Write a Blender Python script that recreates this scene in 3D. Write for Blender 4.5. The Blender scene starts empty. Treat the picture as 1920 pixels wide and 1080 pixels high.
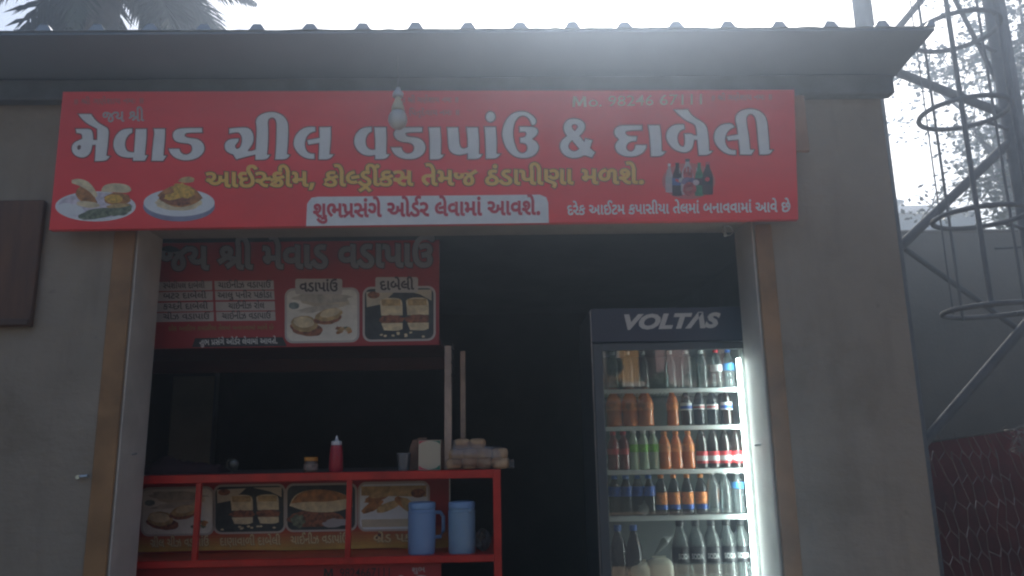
import bpy, math, random
import numpy as np
from mathutils import Vector
from mathutils.geometry import tessellate_polygon
random.seed(7)
SC = bpy.context.scene
COL = SC.collection
rad = math.radians

# ------------------------------------------------------------------ camera
F = 1420.0; PITCH, YAW, ROLL = rad(11.8), rad(1.3), rad(-1.0); CAMZ = 1.25
def basis(p, y, r):
    fw = np.array([math.sin(y)*math.cos(p), math.cos(y)*math.cos(p), math.sin(p)])
    rt = np.array([math.cos(y), -math.sin(y), 0.0]); up = np.cross(rt, fw)
    c, s = math.cos(r), math.sin(r)
    return c*rt+s*up, -s*rt+c*up, fw
RT, UP, FW = basis(PITCH, YAW, ROLL)
cam_d = bpy.data.cameras.new('camera'); cam = bpy.data.objects.new('camera', cam_d); COL.objects.link(cam)
cam_d.sensor_width = 36; cam_d.lens = 36*F/1920; cam_d.clip_end = 2000; cam_d.clip_start = 0.05
M3 = [[RT[i], UP[i], -FW[i]] for i in range(3)]
from mathutils import Matrix
cam.matrix_world = Matrix.Translation((0, 0, CAMZ)) @ Matrix(M3).to_4x4()
SC.camera = cam

# ------------------------------------------------------------------ sky, sun, exposure
SUN_EL, SUN_AZ = rad(40.5), rad(11)            # behind the shop, slightly to the right
w = bpy.data.worlds.new('World'); SC.world = w; w.use_nodes = True
nt = w.node_tree; bg = nt.nodes['Background']
sky = nt.nodes.new('ShaderNodeTexSky'); sky.sky_type = 'NISHITA'; sky.sun_disc = False
sky.sun_elevation = SUN_EL; sky.sun_rotation = SUN_AZ; sky.air_density = 1.2; sky.dust_density = 4.0; sky.ozone_density = 1.0
nt.links.new(sky.outputs[0], bg.inputs[0]); bg.inputs[1].default_value = 0.15
sun_d = bpy.data.lights.new('sun', 'SUN'); sun_d.energy = 3.5; sun_d.angle = rad(0.5); sun_d.color = (1, .94, .85)
sun = bpy.data.objects.new('sun', sun_d); COL.objects.link(sun)
sd = Vector((math.sin(SUN_AZ)*math.cos(SUN_EL), math.cos(SUN_AZ)*math.cos(SUN_EL), math.sin(SUN_EL)))
sun.rotation_euler = sd.to_track_quat('Z', 'Y').to_euler()
SC.view_settings.view_transform = 'Standard'; SC.view_settings.look = 'None'
SC.view_settings.exposure = 0.38; SC.view_settings.gamma = 1; SC.view_settings.use_curve_mapping = False
SC.render.engine = 'CYCLES'
SC.cycles.use_denoising = True
SC.cycles.max_bounces = 8; SC.cycles.volume_bounces = 0; SC.cycles.transparent_max_bounces = 24
SC.cycles.pixel_filter_type = 'BLACKMAN_HARRIS'; SC.cycles.filter_width = 2.2

# ------------------------------------------------------------------ helpers
def ray(x, y): return (x-960)/F*RT-(y-540)/F*UP+FW
def at(x, y, Y):                       # photo pixel -> world X, Z on the vertical plane at depth Y
    d = ray(x, y); t = Y/d[1]; return float(t*d[0]), float(CAMZ+t*d[2])
def pt(x, y, Y): X, Z = at(x, y, Y); return Vector((X, Y, Z))
def depth_for(x, y, Z):                # depth at which the pixel's ray reaches height Z
    d = ray(x, y); return float((Z-CAMZ)/d[2]*d[1])

MATS = {}
def mat(name, col, rough=.7, var=0.0, scale=8.0, bump=0.0, bscale=None, metal=0.0, col2=None, spec=.5, stretch=(1, 1, 1), detail=4.0, coat=0.0):
    if name in MATS: return MATS[name]
    m = bpy.data.materials.new(name); m.use_nodes = True; n = m.node_tree; b = n.nodes['Principled BSDF']
    b.inputs['Base Color'].default_value = (*col, 1); b.inputs['Roughness'].default_value = rough
    b.inputs['Metallic'].default_value = metal; b.inputs['Specular IOR Level'].default_value = spec
    if coat: b.inputs['Coat Weight'].default_value = coat; b.inputs['Coat Roughness'].default_value = .08
    if var or bump or col2:
        tc = n.nodes.new('ShaderNodeTexCoord'); mp = n.nodes.new('ShaderNodeMapping'); mp.inputs['Scale'].default_value = stretch
        n.links.new(tc.outputs['Object'], mp.inputs[0])
        nz = n.nodes.new('ShaderNodeTexNoise'); nz.inputs['Scale'].default_value = scale; nz.inputs['Detail'].default_value = detail; nz.inputs['Roughness'].default_value = .62
        n.links.new(mp.outputs[0], nz.inputs['Vector'])
        if var or col2:
            r = n.nodes.new('ShaderNodeValToRGB'); r.color_ramp.elements[0].position = .34; r.color_ramp.elements[1].position = .66
            c2 = col2 if col2 else tuple(min(1, c*(1+var)) for c in col)
            c1 = col if col2 else tuple(c*(1-var) for c in col)
            r.color_ramp.elements[0].color = (*c1, 1); r.color_ramp.elements[1].color = (*c2, 1)
            n.links.new(nz.outputs[0], r.inputs[0]); n.links.new(r.outputs[0], b.inputs['Base Color'])
        if bump:
            nb = n.nodes.new('ShaderNodeTexNoise'); nb.inputs['Scale'].default_value = bscale or scale*4; nb.inputs['Detail'].default_value = 6
            n.links.new(mp.outputs[0], nb.inputs['Vector'])
            bp = n.nodes.new('ShaderNodeBump'); bp.inputs['Strength'].default_value = bump; bp.inputs['Distance'].default_value = .01
            n.links.new(nb.outputs[0], bp.inputs['Height']); n.links.new(bp.outputs[0], b.inputs['Normal'])
    MATS[name] = m; return m
def clear(name, tint, ior=1.45, rough=.03, haze=0.0, hcol=(.8, .8, .8)):
    """thin clear film, glass or plastic: transparent with a Fresnel gloss and an optional milky share"""
    if name in MATS: return MATS[name]
    m = bpy.data.materials.new(name); m.use_nodes = True; n = m.node_tree; n.nodes.remove(n.nodes['Principled BSDF'])
    out = n.nodes['Material Output']; t = n.nodes.new('ShaderNodeBsdfTransparent'); t.inputs[0].default_value = (*tint, 1)
    g = n.nodes.new('ShaderNodeBsdfGlossy'); g.inputs['Roughness'].default_value = rough; g.inputs['Color'].default_value = (1, 1, 1, 1)
    fr = n.nodes.new('ShaderNodeFresnel'); fr.inputs[0].default_value = ior
    mx = n.nodes.new('ShaderNodeMixShader'); base = t.outputs[0]
    if haze:
        d = n.nodes.new('ShaderNodeBsdfDiffuse'); d.inputs[0].default_value = (*hcol, 1)
        m2 = n.nodes.new('ShaderNodeMixShader'); m2.inputs[0].default_value = haze
        n.links.new(t.outputs[0], m2.inputs[1]); n.links.new(d.outputs[0], m2.inputs[2]); base = m2.outputs[0]
    n.links.new(fr.outputs[0], mx.inputs[0]); n.links.new(base, mx.inputs[1]); n.links.new(g.outputs[0], mx.inputs[2])
    n.links.new(mx.outputs[0], out.inputs[0]); MATS[name] = m; return m
def emit(name, col, s):
    if name in MATS: return MATS[name]
    m = bpy.data.materials.new(name); m.use_nodes = True; b = m.node_tree.nodes['Principled BSDF']
    b.inputs['Base Color'].default_value = (.9, .9, .9, 1); b.inputs['Emission Color'].default_value = (*col, 1); b.inputs['Emission Strength'].default_value = s
    MATS[name] = m; return m

ORG = {}
def thing(name, label, cat, loc=(0, 0, 0), group=None):
    o = bpy.data.objects.new(name, None); COL.objects.link(o); o.location = loc; o.empty_display_size = .1
    o['label'] = label; o['category'] = cat
    if group: o['group'] = group
    ORG[o.name] = Vector(loc); return o
class MB:
    def __init__(s): s.v = []; s.f = []; s.m = []; s.mi = 0; s.sm = []; s.smooth = False
    def add(s, vs, fs):
        b = len(s.v); s.v += [tuple(v) for v in vs]
        for f in fs: s.f.append(tuple(b+i for i in f)); s.m.append(s.mi); s.sm.append(s.smooth)
    def box(s, x0, x1, y0, y1, z0, z1, bev=0.0):
        if bev:
            r = bev; pr = [(x0+r, y0), (x1-r, y0), (x1, y0+r), (x1, y1-r), (x1-r, y1), (x0+r, y1), (x0, y1-r), (x0, y0+r)]
            cx, cy = (x0+x1)/2, (y0+y1)/2
            def ins(p): return (p[0]-math.copysign(min(r, abs(p[0]-cx)), p[0]-cx), p[1]-math.copysign(min(r, abs(p[1]-cy)), p[1]-cy))
            rings = [[(*ins(p), z0) for p in pr], [(*p, z0+r) for p in pr], [(*p, z1-r) for p in pr], [(*ins(p), z1) for p in pr]]
            s.rings(rings, True, True); return
        vs = [(x, y, z) for z in (z0, z1) for x, y in ((x0, y0), (x1, y0), (x1, y1), (x0, y1))]
        s.add(vs, [(3, 2, 1, 0), (4, 5, 6, 7), (0, 1, 5, 4), (1, 2, 6, 5), (2, 3, 7, 6), (3, 0, 4, 7)])
    def rings(s, rs, cap0=True, cap1=True, closed=True):
        n = len(rs[0]); vs = [p for r in rs for p in r]; fs = []
        for k in range(len(rs)-1):
            for i in range(n if closed else n-1):
                j = (i+1) % n; fs.append((k*n+i, k*n+j, (k+1)*n+j, (k+1)*n+i))
        if cap0: fs.append(tuple(range(n))[::-1])
        if cap1: fs.append(tuple((len(rs)-1)*n+i for i in range(n)))
        s.add(vs, fs)
    def tube(s, path, r, n=8, caps=True):
        path = [Vector(p) for p in path]; rs = []; N = len(path)
        rr = r if isinstance(r, (list, tuple)) else [r]*N
        for i, p in enumerate(path):
            t = (path[min(i+1, N-1)]-path[max(i-1, 0)]).normalized()
            a = Vector((0, 0, 1)) if abs(t.z) < .9 else Vector((0, 1, 0))
            u = t.cross(a).normalized(); w_ = t.cross(u)
            rs.append([p+rr[i]*(math.cos(2*math.pi*k/n)*u+math.sin(2*math.pi*k/n)*w_) for k in range(n)])
        s.rings(rs, caps, caps)
    def torus(s, c, R, r, axis='z', N=24, n=6, sx=1, sy=1):
        vs = []; fs = []
        for i in range(N):
            a = 2*math.pi*i/N
            for k in range(n):
                b = 2*math.pi*k/n; q = R+r*math.cos(b); x, y, z = q*math.cos(a)*sx, q*math.sin(a)*sy, r*math.sin(b)
                if axis == 'y': x, y, z = x, z, y
                if axis == 'x': x, y, z = z, x, y
                vs.append((c[0]+x, c[1]+y, c[2]+z))
        for i in range(N):
            for k in range(n):
                fs.append((i*n+k, ((i+1) % N)*n+k, ((i+1) % N)*n+(k+1) % n, i*n+(k+1) % n))
        s.add(vs, fs)
    def lathe(s, c, prof, n=16, cap0=True, cap1=True):
        s.rings([[(c[0]+r*math.cos(2*math.pi*k/n), c[1]+r*math.sin(2*math.pi*k/n), c[2]+z) for k in range(n)] for r, z in prof], cap0, cap1)
    def blob(s, c, rx, ry, rz, p=2.6, nu=14, nv=8, jit=0.0, rng=random):
        rs = []
        def sp(v, e): return math.copysign(abs(v)**(2/e), v)
        for j in range(nv+1):
            a = -math.pi/2+math.pi*j/nv; row = []
            for i in range(nu):
                b = 2*math.pi*i/nu; q = 1+rng.uniform(-jit, jit)
                row.append((c[0]+rx*q*sp(math.cos(a), p)*sp(math.cos(b), p), c[1]+ry*q*sp(math.cos(a), p)*sp(math.sin(b), p), c[2]+rz*q*sp(math.sin(a), p)))
            rs.append(row)
        s.rings(rs, False, False)
    def poly(s, pts, fmap, holes=(), eps=0.0):
        """flat polygon (photo pixels or any 2-D) with holes, mapped to the world by fmap(x, y, eps)"""
        ls = [[Vector((p[0], p[1], 0)) for p in c] for c in (pts, *holes)]
        allp = [p for c in ls for p in c]; tri = tessellate_polygon(ls)
        vs = [fmap(p.x, p.y, eps) for p in allp]
        # face towards the camera side (-Y)
        fs = []
        for t in tri:
            a, b, c = (Vector(vs[i]) for i in t)
            nn = (b-a).cross(c-a)
            fs.append(tuple(t) if nn.y < 0 else tuple(reversed(t)))
        s.add(vs, fs)
    def build(s, name, mats, parent=None, label=None, kind=None):
        me = bpy.data.meshes.new(name); o = None
        off = ORG.get(parent.name, Vector((0, 0, 0))) if parent else Vector((0, 0, 0))
        me.from_pydata([tuple(Vector(v)-off) for v in s.v], [], s.f)
        ms = mats if isinstance(mats, (list, tuple)) else [mats]
        for m in ms: me.materials.append(m)
        me.polygons.foreach_set('material_index', s.m); me.polygons.foreach_set('use_smooth', s.sm); me.update()
        o = bpy.data.objects.new(name, me); COL.objects.link(o)
        if parent: o.parent = parent; ORG[o.name] = off
        if label: o['label'] = label
        if kind: o['kind'] = kind
        return o
def tag(o, label, cat, group=None):
    o['label'] = label; o['category'] = cat
    if group: o['group'] = group
    return o
def shaded(o, ang=40):
    me = o.data; me.polygons.foreach_set('use_smooth', [True]*len(me.polygons))
    try: me.set_sharp_from_angle(angle=rad(ang))
    except Exception: pass
    return o
def part(name, m, parent, fn, smooth=False, label=None, kind=None):
    b = MB(); fn(b); o = b.build(name, m, parent, label, kind)
    return shaded(o) if smooth else o

# glyph outlines for the Gujarati lettering (font units) and the laid-out lines
GL={
5:'-133,703 -155,707 -173,719 -185,738 -189,762 -185,786 -173,805 -155,817 -133,821 -112,817 -94,805 -81,786 -77,762 -81,738 -94,719 -112,707',
6:'124,357 101,361 81,374 68,394 63,421 68,448 81,468 101,481 124,485 147,481 167,468 180,448 185,421 180,394 167,374 147,361|124,50 101,54 81,67 68,87 63,114 68,141 81,161 101,174 124,178 147,174 167,161 180,141 185,114 180,87 167,67 147,54',
8:'343,103 278,110 219,132 166,173 121,237 56,252 35,297 39,316 50,332 68,342 94,346 117,344 137,338 155,327 172,311 212,329 244,356 265,390 272,430 265,472 244,504 209,524 158,530 135,529 108,524 82,518 58,508 31,576 58,586 90,595 125,601 161,603 242,592 302,557 340,502 352,428 342,369 310,318 262,277 204,250 227,218 258,194 295,180 337,175 372,178 402,186 426,199 446,216 467,246 478,280 484,321 486,371 486,447 566,437 566,349 566,339 566,329 576,315 590,306 606,302 623,300 648,303 670,310 690,323 708,341 708,603 788,592 788,152 789,129 791,112 795,101 800,92 814,81 832,76 854,74 875,73 867,0 856,0 817,2 784,10 759,21 739,37 725,56 716,79 710,109 708,148 708,252 690,242 671,234 649,230 624,228 605,229 587,233 569,240 552,250 522,185 474,140 413,112|1122,0 1082,2 1050,10 1024,21 1004,37 990,56 980,79 975,109 973,148 973,603 1053,592 1053,152 1054,129 1056,112 1060,101 1065,92 1079,81 1098,76 1119,74 1140,73 1132,0',
10:'311,-10 244,-4 188,14 144,43 113,81 94,126 88,176 101,246 139,302 102,332 71,367 51,410 44,461 49,498 63,532 86,561 119,584 160,598 210,603 232,602 258,600 283,596 304,592 290,520 274,524 256,526 237,528 219,529 178,524 149,508 131,485 125,456 130,424 144,395 169,369 207,344 251,355 299,359 308,359 318,359 328,358 338,357 329,285 322,286 315,286 308,286 300,286 250,280 208,260 178,226 168,177 177,128 204,92 250,70 314,63 397,75 458,110 496,164 508,236 506,277 500,315 491,352 478,389 460,430 437,476 406,537 382,587 364,629 351,666 344,702 341,739 352,800 384,850 435,884 505,896 554,891 594,876 626,854 652,826 674,795 691,761 617,734 598,767 574,797 544,818 506,825 476,820 450,806 430,779 424,737 429,690 445,642 470,586 504,518 538,446 566,377 584,308 590,236 584,174 564,116 529,65 477,24 405,-2',
11:'367,-10 279,1 204,33 142,88 96,165 68,266 58,392 63,475 77,555 102,630 138,697 186,754 248,797 324,825 414,834 444,833 470,831 492,828 514,823 500,751 482,755 462,758 440,760 417,760 344,752 284,728 236,690 199,642 172,585 154,522 144,456 141,389 148,286 169,203 203,140 248,97 302,72 364,63 418,70 460,90 486,123 495,171 491,206 478,237 458,264 431,286 386,276 338,270 323,343 368,348 409,357 444,371 472,390 489,415 495,446 488,481 468,507 437,524 395,529 364,527 334,522 303,513 270,499 244,567 280,582 318,593 356,600 396,603 476,592 532,559 564,510 575,449 570,408 556,373 533,344 504,320 536,285 558,247 572,207 576,167 562,94 520,38 454,2',
19:'343,103 278,110 219,132 166,173 121,237 56,252 35,297 39,316 50,332 68,342 94,346 117,344 137,338 155,327 172,311 212,329 244,356 265,390 272,430 265,472 244,504 209,524 158,530 135,529 108,524 82,518 58,508 31,576 58,586 90,595 125,601 161,603 242,592 302,557 340,502 352,428 342,369 310,318 262,277 204,250 227,218 258,194 295,180 337,175 372,178 402,186 426,199 446,216 467,246 478,280 484,321 486,371 486,447 566,437 566,349 566,339 566,329 576,315 590,306 606,302 623,300 648,303 670,310 690,323 708,341 708,603 788,592 788,152 789,129 791,112 795,101 800,92 814,81 832,76 854,74 875,73 867,0 856,0 817,2 784,10 759,21 739,37 725,56 716,79 710,109 708,148 708,252 690,242 671,234 649,230 624,228 605,229 587,233 569,240 552,250 522,185 474,140 413,112|1122,0 1082,2 1050,10 1024,21 1004,37 990,56 980,79 975,109 973,148 973,603 1053,592 1053,152 1054,129 1056,112 1060,101 1065,92 1079,81 1098,76 1119,74 1140,73 1132,0|975,641 946,726 916,782 880,814 834,824 822,824 809,822 795,819 782,815 758,884 779,890 800,894 820,896 839,896 884,891 924,876 959,847 992,801 1020,734 1046,641',
21:'65,211 38,282 180,333 148,361 124,390 108,423 103,461 115,518 150,564 206,593 277,603 308,602 338,600 366,595 394,589 379,517 354,522 332,526 310,528 286,529 242,524 210,509 191,485 185,454 189,430 202,408 225,385 259,361 464,438 496,368 331,311 384,274 422,234 445,191 453,142 448,106 434,70 410,38 374,12 324,-4 259,-10 186,-4 122,14 66,41 18,73 63,135 111,102 158,80 206,67 254,63 307,68 343,84 364,110 371,144 369,164 362,184 348,206 326,229 294,254 251,282',
23:'210,178 156,185 105,207 56,246 11,303 74,346 107,302 138,273 170,256 206,251 243,259 273,282 292,323 299,384 292,450 270,496 234,522 188,530 158,528 129,522 102,514 79,503 54,570 88,585 124,595 159,601 192,603 267,590 328,550 367,481 380,383 376,325 364,279 346,244 324,217 298,198 269,186 239,180|627,0 588,2 556,10 530,21 510,37 496,56 486,79 481,109 479,148 479,603 559,592 559,152 560,129 562,112 566,101 571,92 585,81 604,76 625,74 646,73 638,0',
26:'326,131 268,138 214,157 165,190 124,237 117,237 82,241 56,252 40,271 35,297 39,315 50,331 68,342 94,346 117,344 137,337 155,326 172,311 212,329 244,356 265,390 272,430 265,472 244,504 209,524 158,530 135,529 108,524 82,518 58,508 31,576 58,586 90,595 125,601 161,603 242,592 302,557 340,502 352,428 342,369 311,318 264,278 207,251 230,231 255,216 285,206 323,203 378,209 421,226 456,250 486,278 486,603 566,592 566,152 567,129 569,112 573,101 578,92 592,81 610,76 632,74 652,73 645,0 634,0 595,2 562,10 537,21 517,37 503,56 494,79 488,109 486,148 486,184 455,163 420,146 378,135',
27:'318,-10 216,3 144,42 102,102 88,176 101,246 139,302 102,332 71,367 51,410 44,461 49,498 63,532 86,561 119,584 160,598 210,603 260,600 304,592 290,520 274,524 258,526 240,528 219,529 178,524 149,508 131,485 125,456 130,424 144,395 169,369 207,344 251,355 299,359 308,359 318,358 328,358 338,357 329,285 322,286 315,286 308,286 300,286 250,280 208,260 178,226 168,177 205,92 316,64 390,71 452,94 505,128 547,171 579,221 602,274 615,329 619,382 615,437 604,476 587,503 566,519 546,527 526,530 495,524 472,508 459,484 455,455 463,418 488,386 531,359 596,338 571,267 523,284 478,305 437,332 404,366 383,408 376,461 380,498 392,531 413,560 443,583 481,598 528,603 569,598 610,582 646,554 675,511 694,452 701,375 695,305 678,236 648,171 606,112 552,62 486,23 408,-2',
28:'549,-10 491,-4 446,14 412,42 390,78 376,118 372,160 381,230 410,294 457,354 523,416 480,453 434,484 384,507 330,523 340,503 348,480 354,456 356,428 352,390 340,354 320,320 289,294 246,276 191,270 124,282 74,316 43,368 33,430 39,475 57,516 86,552 127,580 178,597 240,603 338,594 428,566 508,522 581,461 626,495 673,529 724,565 782,604 827,539 772,503 722,470 675,438 630,407 668,352 696,294 715,233 721,169 709,94 674,37 620,2|113,429 118,391 135,364 160,348 191,343 230,349 256,367 271,396 276,434 274,461 268,487 258,511 245,533 234,533 178,525 141,502 120,468|454,161 460,120 476,89 505,70 547,63 585,69 614,88 633,122 639,170 635,224 622,274 600,320 571,363 527,325 496,290 475,256 462,223 456,192',
29:'215,-10 161,-4 109,16 59,54 11,115 74,158 104,118 134,88 168,69 213,63 253,73 286,102 308,155 316,235 308,314 284,372 244,407 188,419 154,417 126,412 102,403 78,392 52,460 86,473 122,483 160,490 195,492 298,466 366,390 387,398 408,405 432,410 456,412 456,603 536,592 536,402 587,377 625,338 648,284 656,218 649,156 628,100 592,46 537,-6 481,55 525,93 554,131 570,172 576,221 569,271 546,309 512,333 467,341 427,336 390,320 396,278 398,232 394,164 381,110 361,68 336,36 308,14 277,0 246,-8',
31:'249,-10 164,2 100,37 60,92 46,162 57,224 89,274 140,318 208,359 261,388 296,412 316,437 323,467 317,496 299,516 272,526 237,530 203,528 172,524 143,516 113,504 88,572 122,585 158,594 197,601 239,603 311,594 362,566 393,523 403,469 399,430 386,398 366,372 340,348 310,327 275,307 226,279 188,254 161,232 142,209 132,184 129,154 137,118 161,88 200,69 251,63 297,66 338,76 377,93 417,115 454,44 407,21 360,4 309,-6',
32:'265,-10 168,3 99,42 58,102 44,175 56,238 90,292 147,334 225,360 196,383 170,412 151,445 145,483 155,529 184,568 234,594 302,603 329,602 358,600 386,597 414,591 399,520 375,525 350,528 326,530 304,530 268,527 244,517 230,502 225,481 230,457 247,436 278,412 328,380 397,332 446,284 475,230 485,165 471,94 428,38 359,2|126,173 135,127 162,92 205,70 263,63 317,69 362,87 393,119 403,167 397,208 380,242 350,273 306,306 299,306 253,302 212,290 176,271 149,246 132,213',
33:'264,-10 181,1 114,34 57,84 9,145 79,188 125,128 169,90 214,70 261,63 304,69 337,86 358,113 365,150 362,177 354,201 339,223 316,246 284,270 241,296 179,338 140,378 119,419 112,466 123,520 158,564 212,593 286,603 312,602 338,600 364,597 391,591 376,521 351,526 329,528 308,530 285,530 245,526 216,512 199,492 193,464 196,444 203,428 216,412 236,396 264,377 300,354 367,308 414,262 441,213 450,153 438,87 402,35 344,1',
35:'425,-142 360,-97 372,-82 380,-67 386,-52 388,-35 383,-10 368,12 342,32 302,52 163,114 118,142 92,176 79,219 75,276 75,603 155,592 155,291 156,264 157,241 161,221 170,204 185,190 207,177 346,113 406,81 444,49 465,13 472,-30 468,-62 457,-92 442,-118|398,210 351,216 303,236 258,268 217,310 277,355 303,326 330,303 360,287 396,282 426,288 452,307 469,344 475,404 469,462 450,502 420,524 380,532 330,526 284,509 259,574 291,588 324,596 355,601 385,603 453,590 508,552 543,490 555,404 552,349 541,305 525,271 504,246 480,229 453,218 425,212|795,0 756,2 724,10 698,21 678,37 664,56 654,79 649,109 647,148 647,603 727,592 727,152 728,129 730,112 734,101 739,92 753,81 772,76 793,74 813,73 806,0',
36:'209,12 166,49 126,88 92,128 66,170 49,214 43,261 46,298 56,330 72,358 93,381 127,404 170,420 228,430 306,433 398,433 398,603 478,592 478,152 479,129 481,112 485,101 490,92 504,81 522,76 544,74 564,73 557,0 546,0 507,2 474,10 449,21 429,37 415,56 406,79 400,109 398,148 398,360 300,360 260,359 228,357 204,353 185,348 170,340 156,331 133,301 125,261 134,211 162,164 205,118 262,68',
38:'298,-10 210,3 143,42 101,102 87,176 91,212 102,246 119,276 142,301 104,331 72,366 51,407 44,457 49,494 64,528 89,558 125,582 173,598 233,603 262,602 293,598 322,594 343,589 329,518 311,522 290,526 267,528 244,529 189,523 152,506 132,481 125,451 130,420 144,392 171,366 211,342 258,355 308,359 330,358 350,357 367,355 383,353 369,281 341,285 310,286 274,283 240,274 211,260 188,239 173,211 168,176 176,127 202,92 243,70 299,63 318,64 334,65 348,68 361,71 358,81 357,94 361,117 373,134 392,144 415,148 440,144 458,130 469,112 473,90 467,59 448,34 420,14 384,0 342,-8',
40:'140,214 115,219 89,236 64,260 43,288 29,318 24,348 27,369 38,386 56,396 84,400 372,400 372,603 452,592 452,152 453,129 455,112 459,101 464,92 478,81 496,76 517,74 538,73 530,0 520,0 486,2 454,8 426,19 403,37 387,58 378,82 374,110 372,148 372,328 191,328 191,271 188,246 177,228 161,218',
41:'264,161 227,164 194,173 166,187 143,204 121,231 106,262 96,300 93,350 93,440 92,463 90,480 86,491 81,500 68,511 49,516 27,518 6,519 14,592 24,592 64,590 96,582 122,571 142,555 156,536 166,513 171,483 173,443 173,357 175,317 181,288 190,268 202,253 230,238 272,233 306,237 338,248 368,266 393,286 393,603 473,592 473,152 474,129 476,112 480,101 485,92 499,81 518,76 539,74 560,73 552,0 542,0 502,2 470,10 444,21 424,37 410,56 400,79 395,109 393,148 393,199 366,184 336,172 302,164',
43:'233,151 181,157 136,176 98,206 68,246 50,296 44,354 58,439 100,510 168,564 259,603 282,531 208,498 160,457 134,408 126,353 130,310 142,276 160,252 183,236 208,226 234,223 281,232 314,258 325,277 332,299 336,328 337,369 337,447 417,437 417,335 428,315 442,306 458,302 475,300 500,302 522,310 542,322 560,339 560,603 640,592 640,152 641,129 643,112 647,101 652,92 666,81 684,76 705,74 726,73 718,0 708,0 674,2 642,8 614,19 591,37 575,58 566,82 562,110 560,148 560,252 542,242 522,234 500,230 475,228 455,229 436,233 418,240 402,250 377,210 342,178 294,158',
44:'234,48 183,97 138,146 100,199 70,255 51,316 45,384 52,446 72,499 103,543 146,576 197,596 255,603 296,600 332,591 362,576 389,556 415,525 434,488 445,439 449,377 449,365 634,365 634,602 714,592 714,152 715,128 717,112 722,100 729,90 742,80 758,75 778,74 801,73 793,0 783,0 744,2 712,10 686,21 666,37 651,56 642,79 636,109 634,148 634,293 449,293 449,263 446,234 435,215 420,204 403,201 377,206 350,221 326,243 306,270 293,297 289,323 292,339 302,352 319,362 345,365 369,365 369,372 362,446 341,494 326,509 307,520 284,528 255,530 213,525 180,508 156,484 139,453 129,418 126,382 132,325 148,274 174,227 208,184 247,142 290,102',
45:'166,152 140,157 113,172 88,194 68,220 55,248 51,274 54,290 64,304 81,313 107,316 131,316 131,440 130,464 128,480 124,491 119,500 106,511 87,517 65,519 44,520 52,592 63,592 134,583 180,556 194,537 204,514 209,484 211,444 211,316 420,316 420,603 500,592 500,152 501,129 503,112 507,101 512,92 526,81 544,76 566,74 586,73 579,0 568,0 529,2 496,10 471,21 451,37 437,56 428,79 422,109 420,148 420,244 211,244 211,215 208,186 197,166 182,156',
46:'271,161 193,173 130,208 80,262 43,333 97,353 138,378 165,410 174,452 168,485 150,510 121,526 83,531 67,531 54,530 44,528 32,526 14,594 27,597 42,600 62,602 88,603 157,593 210,564 244,516 255,453 248,403 226,361 191,326 147,299 166,274 194,252 228,238 269,233 317,238 358,252 392,274 419,298 419,603 499,593 499,152 500,128 502,112 506,100 514,90 527,80 544,75 564,74 586,73 578,0 568,0 529,2 497,10 472,21 451,37 436,56 426,79 421,109 419,148 419,208 390,189 357,174 318,164',
47:'412,0 351,7 296,28 249,59 208,98 171,143 139,189 130,188 121,188 81,192 52,202 35,221 29,249 33,271 46,288 66,298 90,301 110,300 129,295 149,286 170,271 207,282 240,298 270,320 293,346 308,379 313,417 304,466 279,502 240,523 189,530 122,522 55,499 29,568 67,582 108,594 149,601 191,603 274,591 340,556 382,498 396,418 390,366 372,320 343,280 306,248 264,222 217,203 253,158 286,124 318,101 350,86 384,78 422,75 436,75 427,0',
48:'279,105 183,120 108,167 60,240 44,337 61,430 110,507 191,566 299,603 319,528 237,502 176,462 138,407 126,333 137,265 169,217 217,188 276,179 306,180 333,184 357,190 380,199 411,132 382,120 350,112 316,107|244,304 226,377 477,428 477,603 557,592 557,152 558,129 560,112 564,101 569,92 582,81 601,76 622,74 643,73 635,0 625,0 591,2 560,8 532,19 508,37 492,58 483,82 478,110 477,148 477,352',
49:'724,0 684,2 652,10 626,21 606,37 592,56 582,79 577,109 575,148 575,398 574,438 570,466 563,487 551,503 530,517 503,522 489,521 476,516 465,510 455,503 443,488 436,468 432,439 431,398 431,375 429,320 422,269 406,225 378,188 353,169 323,154 286,144 242,141 188,147 140,166 100,197 70,239 50,292 44,354 58,436 99,506 166,562 259,603 282,530 208,497 160,454 134,405 126,350 130,304 142,269 161,243 186,226 213,216 241,213 269,215 292,222 310,232 325,246 337,265 345,287 350,316 351,356 351,410 352,450 357,490 371,526 400,559 420,573 444,584 471,591 503,593 534,591 562,584 586,573 606,559 628,535 644,506 652,470 655,423 655,152 656,129 658,112 662,101 667,92 681,81 700,76 721,74 742,73 734,0',
50:'244,161 164,173 100,210 58,269 44,345 51,403 72,451 106,489 150,516 203,533 263,539 286,538 313,536 338,532 359,528 346,458 328,461 310,464 290,466 266,466 206,458 162,435 134,397 125,346 134,296 159,260 197,240 243,233 292,237 333,250 368,271 403,299 403,603 483,592 483,152 484,129 486,112 490,101 495,92 509,81 528,76 549,74 569,73 562,0 551,0 512,2 480,10 454,21 434,37 420,56 410,79 405,109 403,148 403,207 372,189 337,174 296,164',
51:'651,0 612,2 580,10 554,21 534,37 519,56 510,79 504,109 502,148 502,603 583,592 583,152 584,129 586,113 590,102 595,92 608,81 626,76 648,74 669,73 661,0|387,0 335,7 288,26 246,57 208,95 173,138 141,183 133,183 126,183 85,187 55,198 37,216 31,244 35,265 48,280 67,290 91,294 111,292 132,288 153,279 176,263 234,285 278,318 305,362 314,417 310,456 298,485 281,506 260,520 236,528 212,531 180,527 160,515 148,499 144,482 146,465 152,450 165,435 186,422 216,410 258,399 232,332 159,356 108,388 76,430 66,484 70,513 82,541 102,566 131,585 168,598 214,602 259,597 302,582 339,556 370,519 390,472 396,413 390,362 372,316 345,276 309,242 266,216 219,197 261,146 302,108 346,83 398,75 411,75 402,0',
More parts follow.
